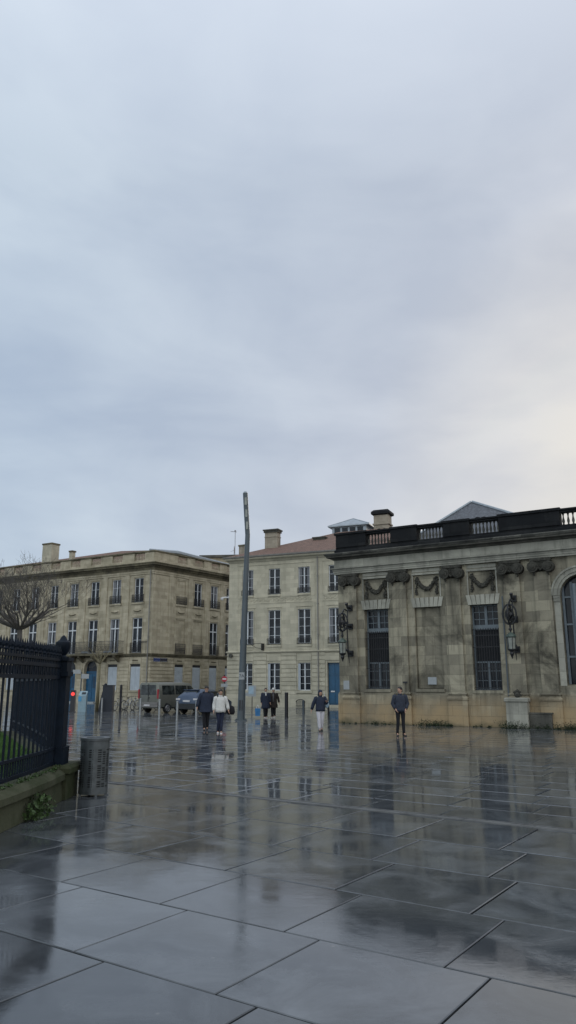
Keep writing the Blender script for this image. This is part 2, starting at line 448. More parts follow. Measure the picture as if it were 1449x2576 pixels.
# ================================================================== GROUND
UA = Vector((-.825, .565)).normalized(); VB = Vector((-UA.y, -UA.x)); VB = Vector((.565, .825)).normalized()
def uv2(u, v, z=0): p = UA*u+VB*v; return (p.x, p.y, z)
def make_ground():
    g = MB(); g.face((-400, -400, -.014), (400, -400, -.014), (400, 900, -.014), (-400, 900, -.014))
    tag(g.build('ground', 'joint'), kind='structure')
    rnd = random.Random(11)
    rows = []
    v = 3.96
    while v > -8: v -= 1.25
    off = .635+.31*((v-3.96)/1.25)
    edges = []
    lo = []
    k = -10
    base = {0: 3.96, 1: 5.17, 2: 6.42, 3: 7.68, 4: 8.96, 5: 10.50}
    def vr(k):
        if k < 0: return 3.96+1.22*k
        if k <= 5: return base[k]
        return 10.72+.94*(k-6)
    bv = []; bf = []; attr = []; mids = []
    gap = .0045; drop = .006
    def slab(u0, u1, v0, v1):
        cx, cy = (u0+u1)/2, (v0+v1)/2
        p = UA*cx+VB*cy
        if p.y < -1.5 or p.y > 74 or abs(p.x) > .56*max(p.y, 0)+4.5: return
        sg = .0009 if v1 < 10.4 else .0030
        tu, tv = rnd.gauss(0, sg), rnd.gauss(0, sg); dz = rnd.uniform(-.0012, .0012); bev = .006 if v1 < 6.5 else (.008 if v1 < 10.55 else .024)
        val = rnd.random()
        g_ = (.0075 if v1 < 10.55 else gap)*rnd.uniform(.7, 1.4)
        n = len(bv)
        for lvl, (ins, dd) in enumerate(((g_, -.013), (g_, -drop*rnd.uniform(.6, 1.3)), (g_+bev, 0.0))):
            for (u, v_) in ((u0+ins, v0+ins), (u1-ins, v0+ins), (u1-ins, v1-ins), (u0+ins, v1-ins)):
                bv.append(uv2(u, v_, dd+dz+(u-cx)*tu+(v_-cy)*tv if lvl else dd))
        for a in (0, 4):
            for i in range(4):
                j = (i+1) % 4
                bf.append((n+a+i, n+a+4+i, n+a+4+j, n+a+j)); attr.append(val)
        bf.append((n+11, n+10, n+9, n+8)); attr.append(val)
    for k in range(-9, 78):
        v0, v1 = vr(k), vr(k+1)
        if k == 5: v1 = 10.52+.0; continue
        o = ((.635+.31*k) if k < 6 else (3.41+.24*(k-6))) % 1.31 + rnd.uniform(-.02, .02)
        u = o-1.31*40
        for i in range(-1, 95):
            u0 = o-1.31*30+1.31*i
            slab(u0, u0+1.31, v0, v1)
    # drain channel slabs
    me = D.meshes.new('plaza_paving'); me.from_pydata(bv, [], bf); me.update()
    bm = bmesh.new(); bm.from_mesh(me); bmesh.ops.recalc_face_normals(bm, faces=bm.faces[:]); bm.to_mesh(me); bm.free()
    at = me.attributes.new('slab', 'FLOAT', 'FACE'); at.data.foreach_set('value', attr)
    me.materials.append(MATS['wet_slabs'])
    # make sure top faces look up
    up = sum(1 for p in me.polygons if p.normal.z > .9); dn = sum(1 for p in me.polygons if p.normal.z < -.9)
    if dn > up: me.flip_normals()
    o = D.objects.new('plaza_paving', me); COL.objects.link(o); tag(o, kind='structure')
    ds = MB()
    for i in range(-24, 30):
        a, b = i*.99+.304, i*.99+1.286
        z0 = rnd.uniform(-.001, .002)
        for (w0, w1, dz) in ((10.506, 10.535, .007), (10.58, 10.65, .004), (10.688, 10.714, .007)):
            lo = [uv2(a, w0, -.013), uv2(b, w0, -.013), uv2(b, w1, -.013), uv2(a, w1, -.013)]
            hi = [uv2(a, w0+.003, z0+dz), uv2(b, w0+.003, z0+dz), uv2(b, w1-.003, z0+dz), uv2(a, w1-.003, z0+dz)]
            ds.loft([lo, hi])
    tag(ds.build('drain_kerb', 'drain_stone', fixn=True), kind='structure')
    r = MB()
    for v0 in (10.546, 10.658):
        for i in range(-22, 30):
            a, b = i*1.0+.02, i*1.0+.98
            q = [uv2(a, v0, -.006), uv2(b, v0, -.006), uv2(b, v0+.022, -.006), uv2(a, v0+.022, -.006)]
            r.face(*q[::-1])
    tag(r.build('drainage_channel', 'drain_iron', fixn=True), kind='structure')
make_ground()
# far street surface beyond the slabs
g = MB(); g.face((-120, 73.2, -.006), (120, 73.2, -.006), (120, 300, -.006), (-120, 300, -.006))
tag(g.build('road', 'wet_slabs'), kind='structure')

# ================================================================== RIGHT: low palace wing
RP = (2.6156, 38.5202); rd = dirv(-2450); rd = (-rd[0], -rd[1])
loc, ang = frame_M(*RP, *rd)
def palace():
    t = thing('palace_wing', 'low blackened stone palace wing with pilasters, garlands and a dark balustrade', 'building', loc, ang)
    S = 'stone_palace'
    X1 = 17.0
    # walls with openings
    ops = [(1.46, 2.76, 1.64, 5.55, .42), (4.16, 5.48, 1.66, 5.52, .17), (6.92, 8.22, 1.60, 5.50, .42), (11.03, 12.83, 1.86, 6.6, .5),
           (1.46, 2.78, 6.04, 7.10, .07), (4.15, 5.50, 6.00, 7.10, .07), (6.92, 8.22, 5.98, 7.08, .07)]
    m = MB(); wall_face(m, 0, X1, 0, 7.45, ops)
    spandrel(m, 11.03, 12.83, 5.7, 0, .5, 14)
    m.face((0, 26, 0), (0, 0, 0), (0, 0, 7.45), (0, 26, 7.45)); m.face((X1, 0, 0), (X1, 26, 0), (X1, 26, 7.45), (X1, 0, 7.45))
    m.face((X1, 26, 0), (0, 26, 0), (0, 26, 7.45), (X1, 26, 7.45))
    m.box(4.18, 5.46, .17, .2, 1.68, 5.50)
    for (a, b, c, d) in ((1.46, 2.78, 6.04, 7.10), (4.15, 5.50, 6.00, 7.10), (6.92, 8.22, 5.98, 7.08)):
        m.face((a, .07, c), (b, .07, c), (b, .07, d), (a, .07, d))
    m.build('wall', S, t)
    # plinth band + sills
    m = MB()
    for a, b in ((.0, 1.42), (2.8, 4.12), (5.52, 6.88), (8.26, 9.85), (9.85, 10.98)):
        pass
    cornice(m, 0, 9.84, [(.06, 0), (.06, 1.38), (.02, 1.5)], left=True, right=False)
    m.box(9.85, X1, -.12, .0, 0, 1.36)
    m.box(9.85, X1, -.07, .0, 1.362, 1.8)
    m.build('plinth', S, t)
    for a, b, z in ((1.40, 2.82, 1.5), (4.1, 5.54, 1.52), (6.86, 8.28, 1.46)):
        m = MB(); m.box(a, b, -.10, .1, z, z+.14); m.build('sill', S, t)
    # flat arches over the windows
    for a, b, c, d in ((1.40, 2.84, 5.55, 6.02), (4.10, 5.56, 5.52, 5.98), (6.86, 8.28, 5.50, 5.96)):
        m = MB(); n = 7; w = (b-a)/n
        for i in range(n):
            off = (i-3)*.035
            x0, x1 = a+w*i, a+w*(i+1)
            y = -.05-(.03 if i == 3 else .012*(i % 2))
            m.loft([[(x0+.006, y, c), (x1-.006, y, c), (x1-.006, .02, c), (x0+.006, .02, c)],
                    [(x0+.006+off, y, d), (x1-.006+off, y, d), (x1-.006+off, .02, d), (x0+.006+off, .02, d)]])
        m.build('flat_arch', 'stone_palace_light', t)
    # panel frames and garlands
    for a, b, c, d in ((1.46, 2.78, 6.04, 7.10), (4.15, 5.50, 6.00, 7.10), (6.92, 8.22, 5.98, 7.08)):
        m = MB(); m.box(a-.06, b+.06, -.06, 0, d, d+.10); m.box(a-.06, a, -.03, 0, c, d-.001); m.box(b, b+.06, -.03, 0, c, d-.001)
        m.box(a-.04, b+.04, -.025, 0, d+.14, d+.30)
        m.build('panel_frame', 'stone_palace_light', t)
        m = MB(); cx = (a+b)/2; w = (b-a)/2-.18
        rr = random.Random(int(a*100))
        for i in range(34):
            u = -1+2*i/33; z = d-.18-.52*(1-u*u); r_ = .075+.035*(1-abs(u))
            for j in range(3):
                m.blob((cx+u*w+rr.uniform(-.03, .03), .02+rr.uniform(-.05, .02), z+rr.uniform(-.05, .05)), r_*rr.uniform(.6, 1.05), 6)
        for sx in (-1, 1):
            for i in range(10):
                for j in range(2):
                    m.blob((cx+sx*(w+.03)+rr.uniform(-.04, .04), .03, d-.16-.085*i+rr.uniform(-.02, .02)), .055+.02*math.sin(i), 6)
        m.build('garland', 'garland_stone', t)
    # pilasters
    for i, (x, w) in enumerate(((.74, .72), (3.44, .72), (6.18, .72), (8.96, .74), (10.33, .72))):
        m = MB(); h = w/2
        m.box(x-h, x+h, -.14, 0, 1.48, 6.80)
        m.loft([m.ell(1, 1, 0)][:0] or [[(x-h-p, -.14-p, z), (x+h+p, -.14-p, z), (x+h+p, 0, z), (x-h-p, 0, z)] for p, z in
               ((.13, 1.18), (.13, 1.26), (.10, 1.30), (.05, 1.34), (.05, 1.40), (.09, 1.42), (.09, 1.47), (.02, 1.50))])
        m.box(x-h-.10, x+h+.10, -.22, 0, 0, 1.178)
        m.build('pilaster', 'stone_palace', t)
        m = MB()
        m.box(x-h-.1, x+h+.1, -.30, 0, 7.28, 7.42); m.box(x-h-.05, x+h+.05, -.25, 0, 7.20, 7.278)
        m.loft([[(x-h-p, -.16-p, z), (x+h+p, -.16-p, z), (x+h+p, 0, z), (x-h-p, 0, z)] for p, z in ((.0, 6.86), (.03, 6.95), (.07, 7.1), (.07, 7.198))])
        for sx in (-1, 1):
            cx, cz = x+sx*(h-.02), 7.02
            m.disc_y((cx, cz), .25, -.36, -.0, 16)
            m.disc_y((cx, cz), .16, -.40, -.361, 12); m.disc_y((cx, cz), .07, -.44, -.401, 8)
            m.tube([(cx+.2*math.cos(q*.7)*(1-q*.055), -.37, cz+.2*math.sin(q*.7)*(1-q*.055)) for q in range(14)], .022, 5)
            for q in range(5): m.blob((cx-sx*.03, -.2, 6.86-.05*q), .07-.008*q, 6)
        for q in range(7): m.blob((x-.2+.066*q, -.27, 7.0-.05*(1-abs(q-3)/3)*2), .055, 6)
        m.build('capital', 'garland_stone', t)
    # projecting pedestal beneath the fourth pilaster
    m = MB()
    m.box(8.48, 9.40, -.62, -.225, 0, 1.10)
    m.loft([[(8.48-p, -.62-p, z), (9.40+p, -.62-p, z), (9.40+p, -.225, z), (8.48-p, -.225, z)] for p, z in ((.0, 1.102), (.06, 1.14), (.06, 1.24), (.02, 1.30))])
    m.build('pedestal', 'stone_palace_light', t)
    m = MB(); m.lathe([(.05, 0), (.12, .04), (.14, .14), (.08, .22), (.09, .30), (.02, .36)], (8.98, -.45, 1.30), 9)
    for q in range(9): m.blob((8.98+random.uniform(-.12, .12), -.45, 1.42+random.uniform(-.04, .14)), .07, 6)
    m.build('ornament', 'garland_stone', t)
    # drain pipe beside the lantern and low stone block at the foot
    m = MB(); m.tube([(8.52, -.2, 5.8), (8.52, -.2, 1.35)], .035, 8); m.build('downpipe', 'post_grey', t)
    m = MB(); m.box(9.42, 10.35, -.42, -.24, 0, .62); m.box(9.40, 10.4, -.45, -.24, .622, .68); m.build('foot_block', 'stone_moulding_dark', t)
    # archivolt + impost around the big arch
    m = MB(); cx, zc, r = 11.93, 5.7, .9
    for r0, r1, p in ((.9, 1.02, .05), (1.02, 1.20, .09), (1.20, 1.28, .14)):
        n = 18
        rings = []
        for i in range(n+1):
            a = PI*i/n; c_, s_ = -math.cos(a), math.sin(a)
            rings.append([(cx+r0*c_, -p, zc+r0*s_), (cx+r1*c_, -p, zc+r1*s_), (cx+r1*c_, .01, zc+r1*s_), (cx+r0*c_, .01, zc+r0*s_)])
        m.loft(rings)
    for x0, x1 in ((10.72, 11.02), (12.84, 13.14)):
        m.box(x0, x1, -.10, 0, 5.60, 5.68); m.box(x0+.02, x1, -.07, 0, 5.45, 5.599); m.box(x0+.03, x1, -.04, 0, 1.802, 5.449)
    m.build('archivolt', 'stone_palace_light', t)
    # entablature
    m = MB(); cornice(m, 0, X1, [(.16, 7.43), (.16, 7.52), (.19, 7.522), (.19, 7.62), (.22, 7.622), (.22, 7.66), (.30, 7.72), (.30, 7.76)], right=False)
    m.build('architrave', 'stone_palace_light', t)
    m = MB(); cornice(m, 0, X1, [(.15, 7.762), (.15, 8.17)], right=False); m.build('frieze', 'stone_palace_light', t)
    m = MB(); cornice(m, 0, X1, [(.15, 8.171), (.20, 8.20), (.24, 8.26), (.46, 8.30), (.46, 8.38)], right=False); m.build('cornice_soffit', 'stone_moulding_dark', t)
    m = MB(); cornice(m, 0, X1, [(.50, 8.381), (.52, 8.42), (.56, 8.47), (.56, 8.50), (.40, 8.54)], right=False); m.build('cornice', 'stone_crust_trim', t)
    m = MB(); cornice(m, 9.88, X1, [(.17, 7.43), (.17, 8.16)], right=False); 
    # parapet
    yp = -.10
    m.v, m.f = [], []
    cornice(m, 0, X1, [(.10, 8.541), (.10, 8.70), (.04, 8.74), (.04, 8.84)], y=-.1, right=False)
    cops = [(1.72, 3.10), (4.50, 5.86), (7.16, 8.56), (11.32, 13.0)]
    segs = [(-.0, 1.72), (3.10, 4.50), (5.86, 7.16), (8.56, 11.32), (13.0, 17.0)]
    for a, b in segs: m.box(a, b, yp-.10, .30, 8.841, 9.50)
    for a, b in cops: m.box(a, b, yp-.06, .26, 9.42, 9.50)
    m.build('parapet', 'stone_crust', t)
    m = MB()
    rr = random.Random(4)
    for a, b in segs:
        x = a-.08 if a < .01 else a-.04
        zt = 9.61 if a not in (8.56,) else 9.63
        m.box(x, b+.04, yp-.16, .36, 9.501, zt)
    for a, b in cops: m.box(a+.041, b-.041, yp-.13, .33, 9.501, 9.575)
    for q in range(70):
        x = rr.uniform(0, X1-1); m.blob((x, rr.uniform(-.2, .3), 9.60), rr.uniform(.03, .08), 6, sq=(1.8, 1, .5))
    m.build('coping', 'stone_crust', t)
    for a, b in cops:
        m = MB(); baluster_run(m, a, b, 8.841, 9.42, .08, 8); m.build('balustrade', 'stone_crust_trim', t, smooth=True)
    # windows with iron grilles
    for a, b, c, d in ((1.46, 2.76, 1.64, 5.55), (6.92, 8.22, 1.60, 5.50)):
        y = .38
        z1 = c+1.30; z2 = d-1.0
        f = MB(); fw = .07
        f.box(a, a+fw, y-.06, y+.04, c, d); f.box(b-fw, b, y-.06, y+.04, c, d)
        cx = (a+b)/2
        for (zz0, zz1) in ((c, z1), (z2, d)):
            f.box(a+fw, b-fw, y-.06, y+.04, zz0, zz0+fw); f.box(a+fw, b-fw, y-.06, y+.04, zz1-fw, zz1)
            f.box(cx-.06, cx+.06, y-.07, y+.04, zz0+fw, zz1-fw)
            for q in (1, 2):
                zz = zz0+(zz1-zz0)*q/3
                for u0, u1 in ((a+fw, cx-.06), (cx+.06, b-fw)): f.box(u0, u1, y-.04, y+.03, zz-.015, zz+.015)
            for u0, u1 in ((a+fw, cx-.06), (cx+.06, b-fw)):
                um = (u0+u1)/2; f.box(um-.013, um+.013, y-.045, y+.03, zz0+fw, zz1-fw)
        f.box(a+fw, b-fw, y-.08, y+.04, z2-.16, z2-.002)
        fo = f.build('window', 'grey_frame', t)
        p = MB(); p.face((a+.02, y+.005, c+.02), (b-.02, y+.005, c+.02), (b-.02, y+.005, d-.02), (a+.02, y+.005, d-.02)); p.build('pane', 'pane_glass', fo)
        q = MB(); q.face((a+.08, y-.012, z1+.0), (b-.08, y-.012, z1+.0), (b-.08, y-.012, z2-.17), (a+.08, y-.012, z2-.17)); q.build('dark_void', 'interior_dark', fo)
        gm = MB(); n = 11; yg = .12
        for i in range(n):
            x = a+(b-a)*(i+.5)/n; gm.tube([(x, yg, c+.03), (x, yg, z2-.15)], .013, 5)
            gm.lathe([(.02, 0), (.03, .03), (.001, .09)], (x, yg, z2-.17), 5)
        for z in (c+.12, c+1.0, c+1.95, z2-.42): gm.box(a, b, yg-.012, yg+.012, z-.015, z+.015)
        gm.box(a, b, yg-.012, yg+.012, z2-.16, z2-.135); gm.box(a+.01, b-.01, yg-.06, yg-.03, c+.01, c+.04)
        gm.build('grille', 'iron_black', t)
    # arch window: tall stone-grey mullions in front of darkness
    f = MB(); a, b = 11.03, 12.83
    for x in (11.10, 11.46, 11.9, 12.4): f.box(x-.05, x+.05, .26, .34, 1.87, 6.3)
    f.tube([(11.62, .1, 1.87), (11.62, .1, 6.2)], .10, 10)
    for z in (3.0, 4.4, 5.6): f.box(a+.02, b-.02, .27, .33, z, z+.08)
    n = 16; pts = [(cx-.84*math.cos(PI*i/n), .3, zc+.84*math.sin(PI*i/n)) for i in range(n+1)]
    f.tube(pts, .05, 6)
    fo = f.build('arched_window', 'grey_frame', t)
    p = MB(); p.face((a+.01, .4, 1.88), (b-.01, .4, 1.88), (b-.01, .4, 6.59), (a+.01, .4, 6.59)); p.build('pane', 'pane_glass', fo)
    # roof slab, white notice, small tap sign
    m = MB(); m.box(.3, X1, .4, 26, 8.3, 8.8); m.build('roof', 'zinc', t)
    m = MB(); m.box(4.66, 5.08, .12, .168, 1.86, 2.20)
    pl = m.build('notice', 'paper_grey', t)
    m = MB(); m.box(.30, .62, -.165, -.141, 1.62, 2.05); m.build('notice', 'paper_grey', t)['label'] = 'faded paper notice on the corner pilaster'
    m = MB(); m.box(3.50, 3.72, -.19, -.16, 1.93, 2.0); m.tube([(3.64, -.17, 1.95), (3.64, -.17, 1.3)], .012, 6); m.build('hook', 'iron_black', t)
    return t
palace()

# weeds growing along the foot of the wing
def leaves(mb, c, r, n, size, rnd, zs=.7):
    for i in range(n):
        a = rnd.uniform(0, 2*PI); q = r*math.sqrt(rnd.random()); z = rnd.uniform(0, r*zs)
        p = Vector((c[0]+q*math.cos(a), c[1]+q*math.sin(a), c[2]+z))
        d = Vector((rnd.uniform(-1, 1), rnd.uniform(-1, 1), rnd.uniform(-.1, 1))).normalized(); e = d.cross(Vector((rnd.uniform(-1, 1), rnd.uniform(-1, 1), rnd.uniform(-1, 1))))
        if e.length < .05: continue
        e.normalize(); s = size*rnd.uniform(.5, 1.3)
        mb.face(p-e*s*.3, p+d*s*.5, p+e*s*.3, p-d*s*.5)
def fac_pt(P, d, x, out, z=0): return (P[0]+d[0]*x+d[1]*out, P[1]+d[1]*x-d[0]*out, z)
rnd = random.Random(3)
m = MB()
for a, b, dens, sz in ((.1, 1.3, 5, .10), (1.5, 3.0, 10, .16), (4.1, 6.0, 30, .3), (6.8, 8.3, 6, .12), (8.3, 12.5, 42, .36)):
    for i in range(int((b-a)*dens)):
        x = rnd.uniform(a, b); w = .30 if not (8.3 < x < 9.5) else .75
        leaves(m, fac_pt(RP, rd, x, rnd.uniform(w-.1, w+.2)), rnd.uniform(.15, 1)**1.5*sz*1.15, 22, .055, rnd, .9)
tag(m.build('weeds', 'leaf_dark'), 'low green weeds and moss growing along the foot of the palace wing wall', 'weeds', kind='stuff')

# ================================================================== wall lanterns
def wall_lantern(x, label):
    t = thing('wall_lantern', label, 'lantern', fac_pt(RP, rd, x, .16, 0), ang, 'iron lanterns on the palace wing')
    m = MB()
    for z in (5.66, 4.72, 3.38):
        m.box(-.13, .13, -.10, 0, z-.14, z+.14); m.tube([(0, -.1, z), (0, -.35, z), (0, -.42, z+.12)], [.07, .05, .03], 7); m.blob((0, -.42, z+.16), .09, 7)
    m.tube([(0, -.3, 5.6), (0, -.42, 4.7), (0, -.34, 3.4), (0, -.22, 2.9)], [.03, .03, .04, .012], 6)
    m.build('wall_mount', 'iron_black', t)
    m = MB(); n = 20; yc = -.95
    for rz_, ry_, rad in ((.44, .30, .04), (.26, .17, .03)):
        m.tube([(0, yc+ry_*math.cos(2*PI*i/n), 4.88+rz_*math.sin(2*PI*i/n)) for i in range(n+1)], rad, 6)
        m.tube([(ry_*math.cos(2*PI*i/n), yc, 4.88+rz_*math.sin(2*PI*i/n)) for i in range(n+1)], rad, 6)
    m.blob((0, yc, 4.86), .17, 8, .3)
    m.tube([(0, -.42, 5.5), (0, -.7, 5.55), (0, yc, 5.32)], .035, 6); m.tube([(0, -.42, 4.75), (0, yc+.28, 4.75)], .03, 6)
    m.tube([(0, yc, 4.44), (0, yc, 4.05)], [.05, .03], 7); m.blob((0, yc, 4.22), .075, 7)
    m.build('bracket', 'iron_black', t)
    m = MB(); m.lathe([(.03, .12), (.10, .08), (.22, -.02), (.235, -.08), (.20, -.11)], (0, yc, 3.98), 8); m.build('cap', 'iron_green', t)
    m = MB(); m.lathe([(.195, 0), (.155, -.50)], (0, yc, 3.86), 6, cap=True); m.build('lantern_glass', 'lamp_glass', t)
    m = MB()
    for k in range(6):
        a = 2*PI*k/6; m.tube([(.20*math.cos(a), yc+.20*math.sin(a), 3.88), (.16*math.cos(a), yc+.16*math.sin(a), 3.35)], .014, 5)
    m.lathe([(.175, 0), (.165, -.05), (.07, -.12), (.10, -.2), (.05, -.3), (.012, -.42)], (0, yc, 3.37), 8)
    m.build('lantern_frame', 'iron_black', t)
wall_lantern(.76, 'scrolled iron lantern on the corner pilaster of the palace wing, beside the blue door')
wall_lantern(9.03, 'scrolled iron lantern on the pilaster right of the second grilled window, by the arch')

# ================================================================== MIDDLE: three storey stone house
MP = (-5.35, 67.1745); md = dirv(-3800); md = (-md[0], -md[1])
mloc, mang = frame_M(*MP, *md)
def to_local(P, d, wx, wy):
    dx, dy = wx-P[0], wy-P[1]; return dx*d[0]+dy*d[1], -dx*d[1]+dy*d[0]
def house():
    t = thing('stone_house', 'pale three-storey stone house with clay tile roof and blue door', 'building', mloc, mang)
    X1 = 14.6; ZT = 12.9
    cen = [1.88, 4.50, 7.32, 10.15, 12.95]
    ops = []
    for i, c in enumerate(cen):
        ops.append((c-.54, c+.54, 9.62, 11.92, .22)); ops.append((c-.58, c+.58, 5.30, 8.24, .22))
        if i != 3: ops.append((c-.56, c+.56, 1.38, 3.68, .25))
    ops.append((9.40, 10.62, .22, 3.66, .35))
    m = MB(); wall_face(m, 0, X1, 0, ZT, ops)
    m.face((0, 14, 0), (0, 0, 0), (0, 0, ZT), (0, 14, ZT)); m.face((X1, 0, 0), (X1, 14, 0), (X1, 14, ZT), (X1, 0, ZT)); m.face((X1, 14, 0), (0, 14, 0), (0, 14, ZT), (X1, 14, ZT))
    m.build('wall', 'stone_house', t)
    # plinth, rusticated courses, string courses, frieze
    m = MB(); cornice(m, 0, 9.2, [(.07, 0), (.07, .98), (.03, 1.04)], right=False); m.box(10.85, X1, -.07, 0, 0, 1.0)
    m.build('plinth', 'stone_house', t)
    piers = [(0, 1.18), (2.56, 3.80), (5.18, 6.62), (8.02, 9.22), (10.86, 12.25), (13.65, X1)]
    for a, b in piers:
        m = MB(); z = 1.06
        while z < 4.45:
            z1 = min(z+.30, 4.50); m.box(a-(.055 if a == 0 else 0), b, -.055, 0, z, z1)
            if a == 0: m.box(-.055, 0, 0, 4, z, z1)
            z += .36
        m.build('rusticated_courses', 'stone_house', t)
    for c in cen:
        m = MB()
        if c != cen[3]: m.box(c-.66, c+.66, -.05, 0, 3.86, 4.44); m.box(c-.64, c-.57, -.03, 0, 1.40, 3.858); m.box(c+.57, c+.64, -.03, 0, 1.40, 3.858); m.build('window_surround', 'stone_house', t)
    m = MB()
    m.box(9.30, 9.39, -.04, 0, 0, 3.86); m.box(10.63, 10.72, -.04, 0, 0, 3.86); m.box(9.2, 10.82, -.06, 0, 3.861, 4.44)
    m.build('door_surround', 'stone_house', t)
    m = MB(); cornice(m, 0, X1, [(.04, 4.50), (.07, 4.56), (.15, 4.62), (.15, 4.70), (.03, 4.74)], right=False); m.build('string_course', 'stone_house', t)
    m = MB()
    for a, b in ((.98, 8.28), (9.06, 14.4)):
        m.box(a, b, -.035, 0, 9.36, 9.42); m.box(a, b, -.035, 0, 8.86, 8.92); m.box(a, b, -.04, 0, 12.30, 12.38)
        m.box(a-.07, a-.01, -.03, 0, 4.75, 8.85); m.box(b+.01, b+.07, -.03, 0, 4.75, 8.85)
        m.box(a-.07, a-.01, -.03, 0, 9.43, 12.29); m.box(b+.01, b+.07, -.03, 0, 9.43, 12.29)
        x = a+.1
        while x < b-.3:
            n = 10
            m.tube([(x+.16+.13*math.cos(2*PI*i/n), -.012, 9.14+.13*math.sin(2*PI*i/n)) for i in range(n+1)], .022, 4)
            m.tube([(x+.30, -.01, 9.02), (x+.40, -.01, 9.26)], .02, 4)
            x += .44
    m.build('frieze', 'stone_house', t)
    for c in cen:
        m = MB(); m.box(c-.70, c+.70, -.09, 0, 5.05, 5.20); m.box(c-.62, c+.62, -.03, 0, 4.80, 5.04)
        m.box(c-.60, c+.60, -.10, 0, 9.45, 9.56)
        m.box(c-.78, c+.78, -.05, 0, 8.46, 8.52); m.box(c-.72, c-.66, -.03, 0, 5.21, 8.459); m.box(c+.66, c+.72, -.03, 0, 5.21, 8.459)
        if c != cen[3]: m.box(c-.72, c+.72, -.13, 0, 1.18, 1.34)
        m.build('sill', 'stone_house', t)
    m = MB(); cornice(m, 0, X1, [(.04, 12.62), (.10, 12.70), (.16, 12.78), (.34, 12.86), (.38, 12.94), (.38, 13.00)], right=False); m.build('cornice', 'stone_house', t)
    m = MB(); cornice(m, 0, X1, [(.42, 13.001), (.48, 13.05), (.50, 13.16), (.44, 13.17)], right=False); m.build('gutter', 'pipe_zinc', t)
    # roof
    m = MB(); zb = 13.14; e = .42
    A = (-e, -e, zb); B = (X1, -e, zb); C_ = (X1, 14.4, zb); D_ = (-e, 14.4, zb); r0 = (8.2, 7, 16.25); r1 = (X1, 7, 16.25)
    m.face(A, B, r1, r0); m.face(D_, A, r0); m.face(C_, D_, r0, r1); m.face(A, D_, C_, B)
    m.build('roof', 'clay_tiles', t)
    # chimneys (z of base on the roof)
    for (x, y, w, d, zt) in ((3.15, 2.6, 1.25, .8, 16.02), (7.2, 4.5, 1.0, .6, 15.35)):
        m = MB(); m.box(x-w/2, x+w/2, y-d/2, y+d/2, 13.4, zt-.3)
        m.box(x-w/2-.04, x+w/2+.04, y-d/2-.04, y+d/2+.04, zt-.75, zt-.68)
        ch = m.build('chimney', 'stone_chimney', t)
        m = MB(); m.box(x-w/2-.09, x+w/2+.09, y-d/2-.09, y+d/2+.09, zt-.298, zt-.12); m.box(x-w/2-.16, x+w/2+.16, y-d/2-.16, y+d/2+.16, zt-.118, zt)
        m.build('chimney_cap', 'stone_moulding_dark', ch)
    lx, ly = to_local(MP, md, 9.15, 70.0)
    m = MB(); w, d = 1.45, 1.2; zt = 18.3; x, y = lx, ly
    m.box(x-w/2, x+w/2, y-d/2, y+d/2, 13.4, zt-.55); m.box(x-w/2-.10, x+w/2+.10, y-d/2-.1, y+d/2+.1, zt-1.5, zt-1.36)
    ch = m.build('chimney', 'stone_chimney', t)
    m = MB(); m.loft([[(x-a, y-a*.85, z), (x+a, y-a*.85, z), (x+a, y+a*.85, z), (x-a, y+a*.85, z)] for a, z in ((.74, zt-.549), (.93, zt-.45), (.93, zt-.22), (.70, zt-.02), (.3, zt+.04))])
    m.build('chimney_cap', 'stone_crust', ch)
    lx, ly = to_local(MP, md, 6.5, 72.0)
    m = MB(); m.box(lx-1.75, lx+1.75, ly-1.4, ly+1.4, 14.0, 16.9); sk = m.build('roof_lantern', 'zinc', t)
    m = MB(); q = 2.1
    pts = [(lx-q, ly-q*.8, 16.901), (lx+q, ly-q*.8, 16.901), (lx+q, ly+q*.8, 16.901), (lx-q, ly+q*.8, 16.901)]
    top = (lx, ly, 17.95)
    m.loft([pts, [(p[0], p[1], 17.0) for p in pts]])
    for i in range(4): m.face((pts[i][0], pts[i][1], 17.001), (pts[(i+1) % 4][0], pts[(i+1) % 4][1], 17.001), top)
    for p in pts: m.tube([(p[0], p[1], 17.0), top], .05, 5)
    m.build('lantern_roof', 'zinc', sk)
    m = MB()
    for i in range(4): m.box(lx-1.5+i*.78, lx-1.5+i*.78+.58, ly-1.43, ly-1.401, 16.3, 16.8)
    m.build('lantern_glazing', 'pane_glass', sk)
    # windows
    for i, c in enumerate(cen):
        casement(t, c-.54, c+.54, 9.62, 11.92, .16, bars=2, curtain=i % 2 == 0)
        casement(t, c-.58, c+.58, 5.30, 8.24, .16, bars=3, curtain=i % 3 == 0)
        railing(t, c-.60, c+.60, 9.62, 10.10, -.02, 9, deco=False)
        railing(t, c-.66, c+.66, 5.24, 5.78, -.04, 10, deco=False)
        if i != 3: casement(t, c-.56, c+.56, 1.38, 3.68, .19, bars=3)
        if i != 3:
            m = MB()
            m.box(c-.56, c-.50, -.02, .14, 1.42, 3.6); m.box(c-.5599, c-.36, .02, .05, 1.42, 3.6); m.build('shutter', 'shutter_grey', t)
    # door
    m = MB(); m.box(9.41, 10.61, .25, .30, .23, 3.65)
    for sx in (9.47, 10.04):
        for z0, z1 in ((.35, 1.2), (1.32, 2.5), (2.62, 3.5)): m.box(sx, sx+.5, .215, .251, z0, z1)
    d = m.build('door', 'blue_door', t)
    m = MB(); m.box(9.62, 9.96, .19, .214, 1.25, 1.36); m.build('letter_plate', 'white_paint', d)
    m = MB(); m.box(9.25, 10.78, -.5, .34, 0, .21); m.build('door_step', 'stone_house', t)
    # cellar grating
    m = MB()
    for i in range(7): m.box(6.62+i*.12, 6.655+i*.12, -.09, -.071, .12, .50+.06*math.sin(PI*i/6))
